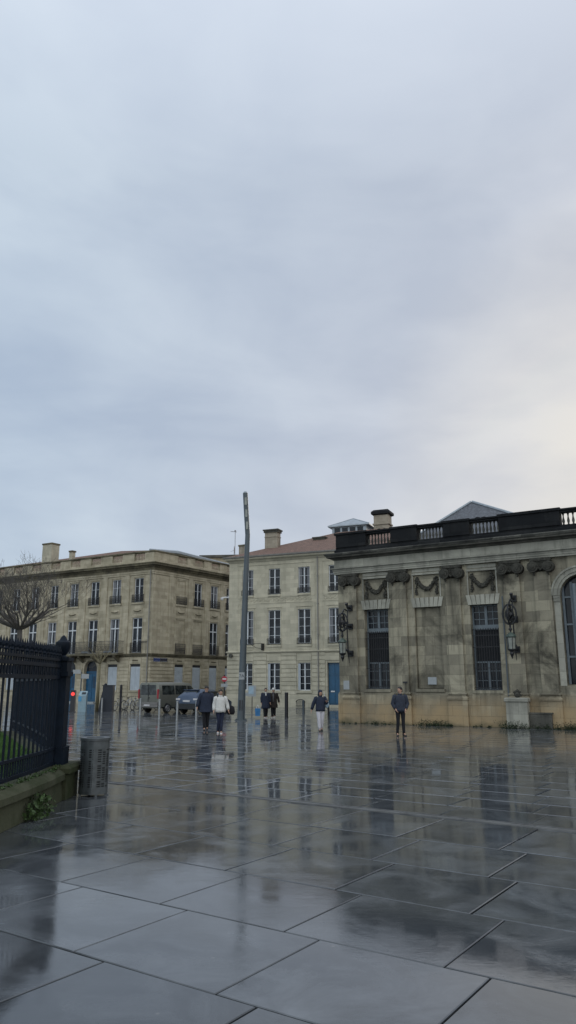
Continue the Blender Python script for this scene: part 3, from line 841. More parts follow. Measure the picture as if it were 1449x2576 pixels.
    n = 12; m.tube([(6.98-.40*math.cos(PI*i/n), -.085, .42+.22*math.sin(PI*i/n)) for i in range(n+1)], .03, 5); m.box(6.56, 7.40, -.10, -.071, .08, .13)
    m.build('cellar_grating', 'iron_black', t)
    m = MB(); m.tube([(8.62, -.10, 12.8), (8.62, -.10, .1)], .05, 8)
    for z in (11, 8.6, 6, 3.4): m.box(8.55, 8.69, -.17, 0, z, z+.06)
    m.build('downpipe', 'pipe_zinc', t)
    m = MB(); m.tube([(.35, -.25, 4.35), (.35, -.03, 4.35)], .17, 8); m.build('wall_ornament', 'stone_moulding_dark', t)
    m = MB(); m.box(2.45, 3.55, -.55, -.5, 5.32, 5.36); m.box(3.5, 3.56, -.56, 0, 4.75, 5.36); m.tube([(2.45, -.5, 5.3), (2.9, -.3, 5.0), (3.4, -.1, 4.9)], .02, 5); m.build('sign_bracket', 'iron_black', t)
house()
t = thing('security_camera', 'white dome security camera on the left corner of the pale stone house', 'camera', (*[v for v in fac_pt(MP, md, -.05, .05)[:2]], 9.45), mang)
m = MB(); m.tube([(.1, 0, .1), (-.55, -.1, .1)], .06, 8); m.build('arm', 'white_paint', t)
m = MB(); m.lathe([(.02, .12), (.14, .1), (.15, 0), (.10, -.12), (.02, -.17)], (-.55, -.1, 0), 10); m.build('dome', 'white_paint', t, smooth=True)

# ================================================================== LEFT: town house block with two facades
LP = (-13.7276, 75.4315); ld = dirv(-2583); ld = (-ld[0], -ld[1]); l2 = dirv(2092)
lloc, lang = frame_M(*LP, *ld)
a2 = math.atan2(l2[1], l2[0])
def townhouse():
    t = thing('corner_townhouse', 'long yellowed stone corner block with balcony, balustraded roofline and shuttered ground floor', 'building', lloc, lang)
    S = 'stone_townhouse'; SD = 'stone_townhouse_dark'
    M2 = Matrix.Rotation(a2-lang, 4, 'Z')
    def facade(M, x0, x1, cens, blind, corner_left, ground, y_depth=None):
        P = dict(M=M)
        def B(mb, name, mat, parent=t, **k): return mb.build(name, mat, parent, M=M if parent is t else None, **k)
        ops = []
        for i, c in enumerate(cens):
            ops.append((c-.60, c+.60, 10.12, 12.62, .22 if (i, 'u') not in blind else .08))
            ops.append((c-.66, c+.66, 5.02, 8.52, .22 if (i, 'f') not in blind else .08))
            if ground[i] == 'arch': ops.append((c-.92, c+.92, .12, 4.35, .55))
            else: ops.append((c-.66, c+.66, 1.30, 3.90, .14))
        m = MB(); wall_face(m, x0, x1, 0, 13.0, ops)
        for i, c in enumerate(cens):
            if ground[i] == 'arch': spandrel(m, c-.92, c+.92, 3.43, 0, .55)
            for f, zz in (('u', (10.12, 12.62)), ('f', (5.02, 8.52))):
                w = .60 if f == 'u' else .66
                if (i, f) in blind: m.face((c-w, .08, zz[0]), (c+w, .08, zz[0]), (c+w, .08, zz[1]), (c-w, .08, zz[1]))
        B(m, 'wall', S)
        # rusticated ground floor
        edges = [x0]
        for i, c in enumerate(cens):
            h = 1.12 if ground[i] == 'arch' else .86
            edges += [c-h, c+h]
        edges.append(x1)
        edges = sorted(edges)
        for a, b in zip(edges[::2], edges[1::2]):
            m = MB(); z = .75
            while z < 4.5:
                m.box(a, b, -.055, 0, z, min(z+.29, 4.55)); z += .36
            B(m, 'rusticated_courses', S)
        m = MB(); m.box(x0, x1, -.09, 0, 0, .70) if not any(g == 'arch' for g in ground) else [m.box(a, b, -.09, 0, 0, .70) for a, b in zip(edges[::2], edges[1::2])]
        for i, c in enumerate(cens):
            if ground[i] != 'arch': m.box(c-.78, c+.78, -.11, 0, 1.16, 1.29); m.box(c-.8, c+.8, -.04, 0, 4.02, 4.5); m.box(c-.74, c-.67, -.035, 0, 1.30, 4.01); m.box(c+.67, c+.74, -.035, 0, 1.30, 4.01)
        B(m, 'plinth', S)
        m = MB()
        m.box(x0-.12*0, x1, -.14, 0, 4.72, 4.84); m.box(x0, x1, -.20, 0, 4.841, 4.92); m.box(x0, x1, -.06, 0, 4.60, 4.719)
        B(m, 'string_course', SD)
        # pilaster strips between the bays
        for a, b in zip(cens, cens[1:]):
            c = (a+b)/2; m = MB(); m.box(c-.30, c+.30, -.07, 0, 4.93, 13.0); B(m, 'pilaster_strip', S)
        m = MB(); m.box(cens[0]-1.55*1-.3, cens[0]-1.25, -.07, 0, 4.93, 13.0) if cens[0] > 0 else m.box(cens[0]+1.22, cens[0]+1.62, -.07, 0, 4.93, 13.0)
        B(m, 'pilaster_strip', S)
        for c in cens:
            m = MB()
            for w, z0, z1 in ((.60, 10.12, 12.62), (.66, 5.02, 8.52)):
                m.box(c-w-.20, c-w-.06, -.035, 0, z0, z1+.12); m.box(c+w+.06, c+w+.20, -.035, 0, z0, z1+.12); m.box(c-w-.2, c+w+.2, -.05, 0, z1+.121, z1+.24)
            m.box(c-.85, c+.85, -.13, 0, 9.94, 10.08)
            m.box(c-.62, c+.62, -.04, 0, 9.0, 9.5); m.box(c-.55, c+.55, -.07, -.041, 9.1, 9.4)
            B(m, 'window_surround', S)
        for c in cens:
            m = MB()
            for q in range(10): m.blob((c-.45+.1*q, -.09, 9.25-.08*math.sin(PI*q/9)), .06, 6)
            for q in range(5): m.blob((c-.3+.15*q, -.06, 4.26), .07, 6)
            B(m, 'relief_ornament', 'stone_townhouse_dark')
        return B
    C1 = [-1.95-3.07*i for i in range(12)][::-1]       # long facade
    n1 = len(C1)
    g1 = ['arch' if i in (n1-3, n1-4, n1-8) else 'shutter' for i in range(n1)]
    B1 = facade(Matrix.Identity(4), -40, 0, C1, set(), False, g1)
    C2 = [4.10, 6.78, 9.45, 12.1, 14.8]
    g2 = ['shutter']*5
    B2 = facade(M2, 0, 17.5, C2, {(0, 'u'), (0, 'f'), (1, 'f')}, True, g2)
    # corner quoin and back walls
    m = MB(); m.face((-40, 16, 0), (-40, 0, 0), (-40, 0, 13), (-40, 16, 13)); m.box(-40.0, -1.5, 15.5, 16, 0, 13)
    e = M2 @ Vector((17.5, 0, 0)); m.face((e.x, e.y, 0), (e.x-.5, 16, 0), (e.x-.5, 16, 13), (e.x, e.y, 13)); m.build('back_wall', S, t)
    # entablature wraps the corner: swept polygon at the corner
    e2 = M2 @ Vector((17.5, 0, 0)); n2 = (M2 @ Vector((0, -1, 0)))
    def sweep(name, mat, prof):
        rings = []
        nA = Vector((0, -1)); nB = Vector((n2.x, n2.y)); bis = (nA+nB); k = 2/bis.length_squared
        mb = MB()
        for p, z in prof:
            c = bis*(p*k)
            rings.append([(-40, .4, z), (-40, -p, z), (c.x, c.y, z), (e2.x+nB.x*p, e2.y+nB.y*p, z), (e2.x-nB.x*.4, e2.y-nB.y*.4, z), (-.4*bis.x*k, -.4*bis.y*k, z)])
        mb.loft(rings); return mb.build(name, mat, t)
    sweep('architrave', S, [(.08, 12.95), (.08, 13.15), (.13, 13.151), (.13, 13.34), (.18, 13.36)])
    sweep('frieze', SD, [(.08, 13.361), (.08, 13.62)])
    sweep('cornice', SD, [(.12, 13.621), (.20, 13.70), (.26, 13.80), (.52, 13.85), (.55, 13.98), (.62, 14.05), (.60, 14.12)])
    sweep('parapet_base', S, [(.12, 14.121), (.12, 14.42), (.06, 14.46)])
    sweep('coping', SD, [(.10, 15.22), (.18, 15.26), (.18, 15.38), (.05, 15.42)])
    for MM, x0, x1, cens in ((Matrix.Identity(4), -40, -.0, C1), (M2, 0, 17.5, C2)):
        ed = []
        for c in cens: ed += [c-.72, c+.72]
        ed = sorted([x0]+ed+[x1])
        for a, b in zip(ed[::2], ed[1::2]):
            m = MB(); m.box(a, b, -.08, .22, 14.461, 15.219); m.build('parapet', S, t, M=MM)
        for c in cens:
            m = MB(); baluster_run(m, c-.70, c+.70, 14.47, 15.21, .05, 7); m.build('balustrade', S, t, M=MM, smooth=True)
    # roof: low hipped clay tiles, zinc flashing along the street side
    m = MB(); bB = [(-40, .9, 14.3), (-1.0, .9, 14.3), (e2.x-1.2, e2.y-.0, 14.3), (e2.x-1.2, 16, 14.3), (-40, 16, 14.3)]
    m.face((-40, .9, 14.6), (-1.2, .9, 14.6), (-1.9, 2.6, 15.95), (-12, 8, 17.6), (-40, 8, 17.2))
    m.face((-1.2, .9, 14.6), (e2.x-1.4, e2.y, 14.6), (e2.x-5.2, e2.y+1, 16.3), (-1.9, 2.6, 15.95))
    m.face((-1.9, 2.6, 15.95), (e2.x-5.2, e2.y+1, 16.3), (-12, 8, 17.6))
    m.face((-40, 8, 17.2), (-12, 8, 17.6), (e2.x-5.2, e2.y+1, 16.3), (e2.x-1.4, e2.y, 14.6), (-40, 16, 14.6))
    m.build('roof', 'clay_tiles', t)
    m = MB(); m.tube([(-1.3, .7, 15.62), (-.2, 4.0, 15.75), (e2.x-1.5, e2.y-1.0, 15.55)], [.16, .22, .2], 6); m.build('roof_flashing', 'zinc', t)
    # chimneys
    for x, y, w, d, zt, mt in ((-20.3, 4.5, 1.6, 1.2, 18.6, 'stone_house'), (-16.6, 4.5, .5, .5, 17.4, 'stone_house'), (2.6, 12.6, .8, .8, 17.6, 'stone_chimney')):
        m = MB(); m.box(x-w/2, x+w/2, y-d/2, y+d/2, 13.6, zt-.1); ch = m.build('chimney', mt, t)
        m = MB(); m.box(x-w/2-.07, x+w/2+.07, y-d/2-.07, y+d/2+.07, zt-.099, zt+.08); m.build('chimney_cap', SD, ch)
    # windows / rails / shutters
    def kit(M, cens, blind, ground, long):
        fr = D.objects.new('bay_group', None)
        for i, c in enumerate(cens):
            def place(o):
                o.matrix_local = M
            if (i, 'u') not in blind:
                place(casement(t, c-.60, c+.60, 10.12, 12.62, .16, bars=2, curtain=i % 2 == 0))
            if (i, 'f') not in blind:
                place(casement(t, c-.66, c+.66, 5.02, 8.52, .16, bars=1, transom=.72, curtain=i % 3 == 1, mid=.12))
            o = railing(t, c-.76, c+.76, 10.10, 10.92, -.14, 8, ends=.13); place(o)
            if not (long and i in (n1-2, n1-3, n1-4)):
                o = railing(t, c-.72, c+.72, 4.94, 6.02, -.12, 8, ends=.11); place(o)
            if ground[i] != 'arch':
                m = MB()
                for a, b in ((c-.65, c-.01), (c+.01, c+.65)):
                    m.box(a, b, .08, .12, 1.31, 3.62)
                    z = 1.40
                    while z < 3.5: m.box(a+.05, b-.05, .066, .081, z, z+.05); z += .085
                place(m.build('shutter', 'shutter_grey', t))
                m = MB(); m.box(c-.65, c+.65, .09, .125, 3.63, 3.89)
                for q in range(4): m.blob((c-.45+.3*q, .08, 3.75), .05, 6)
                place(m.build('shutter_valance', 'iron_black', t))
            else:
                m = MB(); m.box(c-.91, c+.91, .42, .5, .13, 4.34)
                for sx in (-.84, .05):
                    for z0, z1 in ((.3, 1.1), (1.25, 2.9)): m.box(c+sx, c+sx+.78, .38, .419, z0, z1)
                m.box(c-.91, c+.91, .34, .419, 3.05, 3.2)
                d = m.build('door', 'blue_door' if i != n1-4 else 'blue_door', t); place(d)
                m = MB(); m.box(c-.8, c+.8, .372, .379, 3.25, 4.2); m.build('fanlight', 'pane_glass', d)
                m = MB(); m.box(c+.1, c+.42, .366, .379, 1.5, 2.7); m.build('door_panel', 'blue_door_dark', d)
                m = MB(); m.box(c-1.05, c+1.05, -.4, .5, 0, .119); place(m.build('door_step', 'paper_grey', t))
        D.objects.remove(fr)
    kit(Matrix.Identity(4), C1, set(), g1, True)
    kit(M2, C2, {(0, 'u'), (0, 'f'), (1, 'f')}, g2, False)
    # long balcony over the arched doors
    a, b = C1[n1-4]-.9, C1[n1-2]+1.55
    m = MB(); m.box(a, b, -1.05, -.201, 4.78, 4.98)
    for c in C1[n1-4:n1-1]:
        for sx in (-.95, .95): m.loft([[(c+sx-.14, -.2, 4.1), (c+sx+.14, -.2, 4.1), (c+sx+.14, -.2, 4.77), (c+sx-.14, -.2, 4.77)], [(c+sx-.14, -.95, 4.62), (c+sx+.14, -.95, 4.62), (c+sx+.14, -.95, 4.77), (c+sx-.14, -.95, 4.77)]])
    bal = m.build('balcony', SD, t)
    railing(bal, a+.04, b-.04, 4.99, 6.22, -1.0, 46, ends=.9)
    m = MB()
    for i, c in enumerate(C1[n1-4:n1-1]):
        for q in range(9): m.blob((c-.5+.12*q, -.85, 5.1+.05*(q % 2)), .12, 6)
    m.build('flower_box', 'paper_grey', bal)
    m = MB(); m.tube([(-.30, -.16, 13.4), (-.30, -.16, .2)], .055, 8)
    for z in (12, 9, 6.5, 3): m.box(-.37, -.23, -.2, 0, z, z+.06)
    m.build('downpipe', 'pipe_zinc', t)
    m = MB(); m.box(-1.5, -.45, -.12, -.06, 6.1, 6.14); m.box(-1.5, -.45, -.30, -.28, 5.98, 6.02); m.tube([(-.42, -.28, 4.95), (-.42, -.28, 6.05)], .02, 5); m.build('rail_extension', 'iron_black', t)
    for x0, x1, mt in ((.35, 1.25, 'sign_blue'), (1.32, 2.3, 'sign_dark')):
        m = MB(); m.box(x0, x1, -.09, -.06, 4.12, 4.50); s = m.build('street_plate', mt, t, M=M2)
        m = MB(); m.box(x0+.04, x1-.04, -.094, -.091, 4.45, 4.47); m.box(x0+.04, x1-.04, -.094, -.091, 4.15, 4.17); m.build('plate_border', 'white_paint', s)
townhouse()

# slate roofed palace block far behind the wing
t = thing('slate_roof_building', 'grey slate gabled roof rising behind the palace wing balustrade', 'building', (17.0, 70, 0), R(-31))
m = MB(); m.box(-9, 12, 0, 18, 0, 14.2); m.build('wall', 'stone_chimney', t)
m = MB(); m.loft([[(-9, -.3, 14.2), (12, -.3, 14.2), (12, 18, 14.2), (-9, 18, 14.2)], [(-.1, -.3+3.2, 19.75), (.1, -.3+3.2, 19.75), (.1, 15, 19.75), (-.1, 15, 19.75)]]); m.build('roof', 'slate', t)
m = MB(); m.tube([(-9, -.3, 14.25), (-.05, 2.9, 19.80)], .13, 6); m.tube([(12, -.3, 14.25), (.05, 2.9, 19.80)], .13, 6); m.build('roof_flashing', 'zinc', t)
# low link between the house roof and the chimney top left (flat attic on the far side of the street)
t = thing('attic_building', 'dark-edged flat attic wall behind the corner townhouse roof', 'building', (-6.9, 92.0, 0), R(-6))
m = MB(); m.box(-4.1, 3.2, 0, 5, 0, 17.4); m.build('wall', 'stone_townhouse', t)
m = MB(); m.box(-4.3, 3.4, -.2, 5.2, 17.401, 17.75); m.build('roof', 'stone_moulding_dark', t)

# ================================================================== street furniture
def lamp():
    b = (-2.515, 41.07)
    t = thing('street_lamp', 'tall grey kinked street lamp column standing in the middle of the wet square', 'street lamp', (*b, 0))
    top = (.235, 0, 10.1); m = MB()
    m.tube([(0, 0, 0), (.06, 0, 3.0), (.15, 0, 6.8), top], [.20, .185, .155, .135], 12)
    m.lathe([(.24, 0), (.24, .03), (.19, .035)], (0, 0, 0), 12)
    m.build('pole', 'post_grey', t, smooth=True)
    m = MB(); m.box(-.09, .09, -.19, -.165, .5, 1.05); m.build('access_hatch', 'post_light' if 0 else 'post_black', t)
    m = MB(); m.box(-.32, .32, -.32, .32, .0, .02)
    for q in range(4): m.tube([(.25*(1 if q % 2 else -1), .25*(1 if q > 1 else -1), .02), (.25*(1 if q % 2 else -1), .25*(1 if q > 1 else -1), .08)], .03, 6)
    m.build('base_plate', 'post_grey', t)
    m = MB(); m.tube([top, (.16, -.05, 11.2), (.08, -.12, 12.5)], [.137, .14, .14], 12); a = m.build('lamp_head', 'post_grey', t, smooth=True)
    m = MB()
    for z in (10.6, 11.3, 12.0):
        k = (z-10.1)/2.4; m.box(.235-.155*k-.06, .235-.155*k+.06, -.15-.12*k, -.10-.12*k, z-.22, z+.22)
    m.build('lamp_window', 'lamp_glass', a)
    m = MB(); m.lathe([(.11, 0), (.10, .06), (.05, .10), (.01, .11)], (.08, -.12, 12.5), 10); m.build('end_cap', 'zinc', a, smooth=True)
    m = MB(); m.box(-.13, .17, -.19, -.175, 2.12, 2.50); s = m.build('number_plate', 'paper_grey', t)
    cu = D.curves.new('plate_text', 'FONT'); cu.body = '7A'; cu.size = .24; cu.align_x = 'CENTER'; cu.align_y = 'CENTER'; cu.extrude = .002
    to = D.objects.new('plate_text', cu); COL.objects.link(to)
    bpy.context.view_layer.update()
    me = D.meshes.new_from_object(to.evaluated_get(bpy.context.evaluated_depsgraph_get())); D.objects.remove(to)
    me.materials.clear(); me.materials.append(MATS['text_dark'])
    o = D.objects.new('plate_text', me); COL.objects.link(o); o.parent = s; o.location = (.02, -.193, 2.31); o.rotation_euler = (PI/2, 0, 0)
lamp()

def litter_bin():
    t = thing('litter_bin', 'perforated grey metal litter bin beside the mossy garden wall', 'litter bin', (-3.36, 13.52, 0), .2)
    h0, h1, r = .035, .95, .245; n = 72; rows = 17
    m = MB(); zs = [h0, h0+.12]
    for i in range(rows): zs += [zs[-1]+.019, zs[-1]+.037]
    zs.append(h1)
    def P(k, z, q=r): a = 2*PI*k/n; return (q*math.cos(a), q*math.sin(a), z)
    for j, (z0, z1) in enumerate(zip(zs, zs[1:])):
        for k in range(n):
            if 1 <= j < 2*rows and j % 2 == 1 and k % 24 not in (0, 1, 22, 23) and k % 4 in (1, 2, 3) and not ((j//2+k//4) % 7 == 3): continue
            m.face(P(k, z0), P(k+1, z0), P(k+1, z1), P(k, z1))
    m.build('shell', 'bin_metal', t)
    m = MB(); m.lathe([(r-.03, h0), (r-.03, h1-.1)], (0, 0, 0), 24); m.build('liner', 'bin_dark', t)
    m = MB(); m.lathe([(r+.003, h1-.045), (r+.016, h1-.04), (r+.016, h1+.004), (r-.02, h1+.012), (r-.085, h1+.006), (r-.09, h1-.06)], (0, 0, 0), 32, cap=False); m.build('rim', 'bin_metal', t, smooth=True)
    m = MB()
    for k in range(4):
        a = 2*PI*k/4+.3; m.box(r*.9*math.cos(a)-.02, r*.9*math.cos(a)+.02, r*.9*math.sin(a)-.02, r*.9*math.sin(a)+.02, 0, h0+.01)
    m.box(r*.8, r+.02, -.03, .03, .0, .02)
    m.build('foot', 'bin_metal', t)
    m = MB()
    for k in (4.5, 20.5, 36.5):
        a = 2*PI*k*1.5/72; m.obox((r*math.cos(a)*1.004, r*math.sin(a)*1.004, (h0+h1)/2-.03), (-math.sin(a), math.cos(a), 0), (math.cos(a), math.sin(a), 0), (0, 0, 1), .03, .006, (h1-h0)/2-.05)
    m.build('seam', 'bin_metal', t)
litter_bin()

# garden enclosure: low mossy wall, iron fence, lawn
def fence_line(pts, step):
    out = []; acc = 0
    for (a, b) in zip(pts, pts[1:]):
        a, b = Vector(a), Vector(b); L = (b-a).length; d = (b-a)/L; s = acc
        while s < L: out.append((a+d*s, d)); s += step
        acc = s-L
    return out
def garden():
    path = [(-4.75, 3.0), (-4.10, 7.0), (-3.92, 9.0), (-3.86, 10.6), (-3.86, 12.0), (-3.92, 13.1)]
    back = [(-3.92, 13.1), (-5.0, 15.9), (-6.6, 19.5), (-8.4, 23.3)]
    t = thing('garden_wall', 'low mossy stone plinth wall with moulded coping under the iron fence', 'wall', (-3.9, 12, 0))
    off = Vector((-3.9, 12, 0))
    def strip(name, mat, pl, prof):
        m = MB(); rings = []
        V = [Vector(p) for p in pl]
        for i, p in enumerate(V):
            d = (V[min(i+1, len(V)-1)]-V[max(i-1, 0)]).normalized(); nr = Vector((d.y, -d.x))
            rings.append([(p.x+nr.x*o-off.x, p.y+nr.y*o-off.y, z) for o, z in prof])
        m.loft(rings); return m.build(name, mat, t, fixn=True)
    strip('plinth', 'stone_mossy', path, [(.20, 0), (.17, .30), (-.28, .30), (-.28, 0)])
    strip('coping', 'stone_mossy', path, [(.17, .301), (.235, .33), (.235, .42), (.20, .455), (.12, .50), (-.28, .505), (-.28, .301)])
    strip('plinth', 'stone_mossy', back, [(.20, 0), (.17, .31), (-.28, .31), (-.28, 0)])
    strip('coping', 'stone_mossy', back, [(.17, .311), (.235, .33), (.235, .42), (.20, .455), (.12, .49), (-.28, .495), (-.28, .311)])
    m = MB(); m.box(-.50, .24, .93, 1.62, 0, .40); m.loft([[(-.5-p, .93-p, z), (.24+p, .93-p, z), (.24+p, 1.62+p, z), (-.5-p, 1.62+p, z)] for p, z in ((.0, .401), (.06, .42), (.06, .50), (.02, .55))])
    m.build('corner_pier', 'stone_mossy', t)
    # fences: two runs meeting at an iron post
    def fence(pl, label, step, group):
        f = thing('iron_fence', label, 'fence', (pl[0][0], pl[0][1], .5), 0, group)
        o = Vector((pl[0][0], pl[0][1])); m = MB()
        items = fence_line(pl, step)
        for p, d in items:
            q = p-o; hx = .011
            m.obox((q.x, q.y, .95), (d.x, d.y, 0), (d.y, -d.x, 0), (0, 0, 1), hx+.006, .012, .88)
            m.lathe([(.02, 0), (.034, .02), (.02, .05), (.032, .09), (.002, .19)], (q.x, q.y, 1.82), 6)
        m.build('bars', 'iron_fence', f)
        m = MB()
        for p, d in fence_line(pl, step):
            q = p-o+d*step*.5
            m.obox((q.x, q.y, .20), (d.x, d.y, 0), (d.y, -d.x, 0), (0, 0, 1), .012, .010, .14)
            m.obox((q.x, q.y, 1.66), (d.x, d.y, 0), (d.y, -d.x, 0), (0, 0, 1), .014, .010, .20)
            n = 8
            for zc in (1.56,):
                pts = [Vector((q.x, q.y, zc))+Vector((d.x, d.y, 0))*(.05*math.cos(2*PI*i/n))+Vector((0, 0, 1))*(.065*math.sin(2*PI*i/n)) for i in range(n+1)]
                m.tube(pts, .011, 4)
            m.lathe([(.016, 0), (.026, .03), (.001, .16)], (q.x, q.y, 1.86), 6)
        m.build('infill_bars', 'iron_fence', f)
        m = MB()
        for z, h in ((.08, .028), (.32, .022), (1.47, .03), (1.66, .028), (1.76, .02)):
            for a, b in zip(pl, pl[1:]):
                a, b = Vector(a)-o, Vector(b)-o; c = (a+b)/2; d = (b-a); L = d.length; d.normalize()
                m.obox((c.x, c.y, z), (d.x, d.y, 0), (d.y, -d.x, 0), (0, 0, 1), L/2+.004, .022, h)
        m.build('rail', 'iron_fence', f)
        return f
    fence(path, 'black iron railing along the mossy wall nearest the litter bin', .20, 'iron fence runs')
    fence(back, 'black iron railing running away behind the corner post', .24, 'iron fence runs')
    p = thing('fence_post', 'thick dark iron corner post topped by an urn finial', 'post', (-3.92, 13.12, .53))
    m = MB(); m.box(-.17, .17, -.17, .17, 0, .30); m.box(-.13, .13, -.13, .13, .301, 1.46); m.box(-.16, .16, -.16, .16, 1.461, 1.54); m.box(-.13, .13, -.13, .13, 1.541, 1.72); m.box(-.16, .16, -.16, .16, 1.721, 1.78)
    m.build('shaft', 'iron_fence', p)
    m = MB(); m.lathe([(.09, 0), (.06, .04), (.10, .10), (.14, .20), (.13, .26), (.07, .30), (.05, .34), (.015, .38)], (0, 0, 1.781), 12); m.build('urn_finial', 'iron_fence', p, smooth=True)
    # lawn
    g = MB(); poly = [(-4.2, 3), (-4.12, 13), (-5.25, 16), (-8.7, 23.4), (-30, 23.4), (-30, 3)]
    g.prism(poly, -.01, .47); tag(g.build('lawn', 'soil_grass', fixn=True), kind='structure')
    r_ = random.Random(5); m = MB()
    for i in range(26000):
        y = r_.uniform(12.0, 23.2); x = r_.uniform(-.5*y, -4.25)
        xe = -4.2 if y < 13 else (-4.2-(y-13)*.36 if y < 16 else -5.3-(y-16)*.47)
        if x > xe: continue
        h = r_.uniform(.05, .12); a = r_.uniform(0, PI); dx, dy = .008*math.cos(a), .008*math.sin(a)
        tx, ty = r_.uniform(-.03, .03), r_.uniform(-.03, .03)
        m.face((x-dx, y-dy, .47), (x+dx, y+dy, .47), (x+tx, y+ty, .47+h))
    tag(m.build('grass', 'grass_blade'), 'short bright green lawn grass behind the iron fence', 'grass', kind='stuff')
garden()
# plant growing out of the wall foot and tufts on the coping
r_ = random.Random(8)
t = thing('wall_plant', 'weedy leafy plant growing at the foot of the mossy wall', 'plant', (-3.62, 11.2, 0))
m = MB()
for i in range(22):
    a = r_.uniform(0, 2*PI); L = r_.uniform(.12, .42); b = (r_.uniform(-.04, .12), r_.uniform(-.28, .28), 0)
    e = (b[0]+.12*math.cos(a)+.03, b[1]+.18*math.sin(a), L); m.tube([b, ((b[0]+e[0])/2, (b[1]+e[1])/2, L*.6), e], .004, 4)
m.build('stem', 'leaf_dark', t)
m = MB()
for i in range(24): leaves(m, (r_.uniform(-.02, .16), r_.uniform(-.35, .35), r_.uniform(0, .18)), .12, 12, .07, r_, 1.2)
m.build('foliage', 'leaf', t)
m = MB()
for i in range(30):
    y = r_.uniform(9.6, 12.9); leaves(m, (-3.80+r_.uniform(-.05, .05), y, .5), r_.uniform(.03, .09), 12, .05, r_, .8)
tag(m.build('moss_tufts', 'leaf'), 'tiny green tufts growing on the coping at the fence foot', 'plants', kind='stuff')

# ------------------------------------------------------------------ posts, bollards, signs
def bollard(x, y, h, r, mat, label, group, cap='post_light'):
    t = thing('bollard', label, 'bollard', (x, y, 0), 0, group)
    m = MB(); m.lathe([(r*1.15, 0), (r*1.15, .02), (r, .025), (r, h-.06)], (0, 0, 0), 10); m.build('shaft', mat, t, smooth=True)
    m = MB(); m.lathe([(r, h-.059), (r*1.12, h-.05), (r*1.1, h-.02), (r*.5, h)], (0, 0, 0), 10); m.build('cap', cap, t, smooth=True)
G1 = 'slim grey bollards along the parking edge'
for x, y, h, lab in ((-13.02, 53.6, .95, 'slim grey bollard in front of the dark blue street cabinet'), (-9.42, 48.9, 1.0, 'slim grey bollard by the left rear corner of the van'),
                  (-7.26, 43.3, 1.05, 'slim grey bollard in front of the van rear wheel'), (-5.92, 41.0, 1.0, 'slim grey bollard in front of the blue car bumper'),
                  (-4.85, 40.6, 1.0, 'slim grey bollard beside the blue car, left of the man in black'), (-3.55, 39.0, 1.0, 'slim grey bollard between the man in black and the woman in white')):
    bollard(x, y, h, .06, 'post_light', lab, G1)
G2 = 'black posts on the square'
bollard(-11.95, 54.6, 1.85, .085, 'post_black', 'tall black post between the parked bicycles', G2, 'post_black')
bollard(-.09, 44.3, 1.42, .10, 'post_black', 'thick black post standing right of the couple in long coats', G2, 'post_black')
bollard(1.02, 50.5, .85, .075, 'post_grey', 'short grey post in front of the cellar grating', 'short posts near the house', 'post_grey')
bollard(2.45, 46.5, .85, .06, 'post_black', 'short dark post below the blue door', 'short posts near the house', 'post_black')
# stop light bollard
t = thing('light_bollard', 'black signal bollard with a glowing red lamp near the fence', 'bollard', (-15.06, 53.6, 0))
m = MB(); m.box(-.16, .16, -.12, .12, 0, 1.48); m.box(-.2, .2, -.15, .15, 0, .05); m.build('body', 'post_black', t)
m = MB(); m.disc_y((0, 1.22), .13, -.17, -.121, 14); m.build('red_lamp', 'red_light', t)
m = MB(); m.tube([(0, -.19, 1.37), (0, -.19, 1.38)], .1, 6); m.box(-.17, .17, -.2, -.121, 1.37, 1.40); m.build('hood', 'post_black', t)
# parking meter
t = thing('parking_meter', 'pale blue-grey parking meter with sloping top beside the red light', 'parking meter', (-14.35, 53.5, 0))
m = MB(); m.loft([[(x, y, z0 if y < 0 else z1) for x, y in ((-.27, -.2), (.27, -.2), (.27, .2), (-.27, .2))] for z0, z1 in ((0, 0), (.9, 1.15), (1.12, 1.42))])
m.build('body', 'meter_body', t, bevel=0)
m = MB(); m.box(-.275, -.05, -.215, -.201, .72, 1.05); m.build('blue_panel', 'meter_blue', t)
m = MB(); m.face((-.08, -.13, 1.20), (.20, -.13, 1.20), (.20, .06, 1.345), (-.08, .06, 1.345)); m.build('screen', 'pane_glass', t)
# pole with small plates
t = thing('sign_pole', 'thin dark sign pole with two small white plates beside the parking meter', 'sign', (-14.85, 54.6, 0))
m = MB(); m.tube([(0, 0, 0), (0, 0, 2.75)], .045, 8); m.build('pole', 'post_grey', t)
m = MB(); m.box(.02, .55, -.08, -.05, 2.28, 2.6); m.build('sign_plate', 'paper_grey', t)
m = MB(); m.box(-.62, -.06, -.08, -.05, 2.62, 2.9); m.build('sign_plate', 'paper_grey', t)
# street cabinet with angled back
t = thing('street_cabinet', 'dark navy street cabinet with slanted side under the bare young tree', 'cabinet', (-12.78, 54.2, 0))
m = MB(); m.loft([[(x, y, z) for x, y in ((-.42-s, -.3), (.40, -.3), (.40, .3), (-.42-s, .3))] for s, z in ((.14, 0), (.02, .9), (-.10, 1.45), (-.10, 1.78))])
m.build('body', 'cabinet_blue', t)
m = MB(); m.box(-.36, .44, -.34, .34, 1.781, 1.83); m.build('lid', 'cabinet_blue', t)
m = MB(); m.lathe([(.10, 0), (.12, .06), (.03, .12)], (-.2, 0, 1.83), 8); m.build('cap', 'cabinet_blue', t)
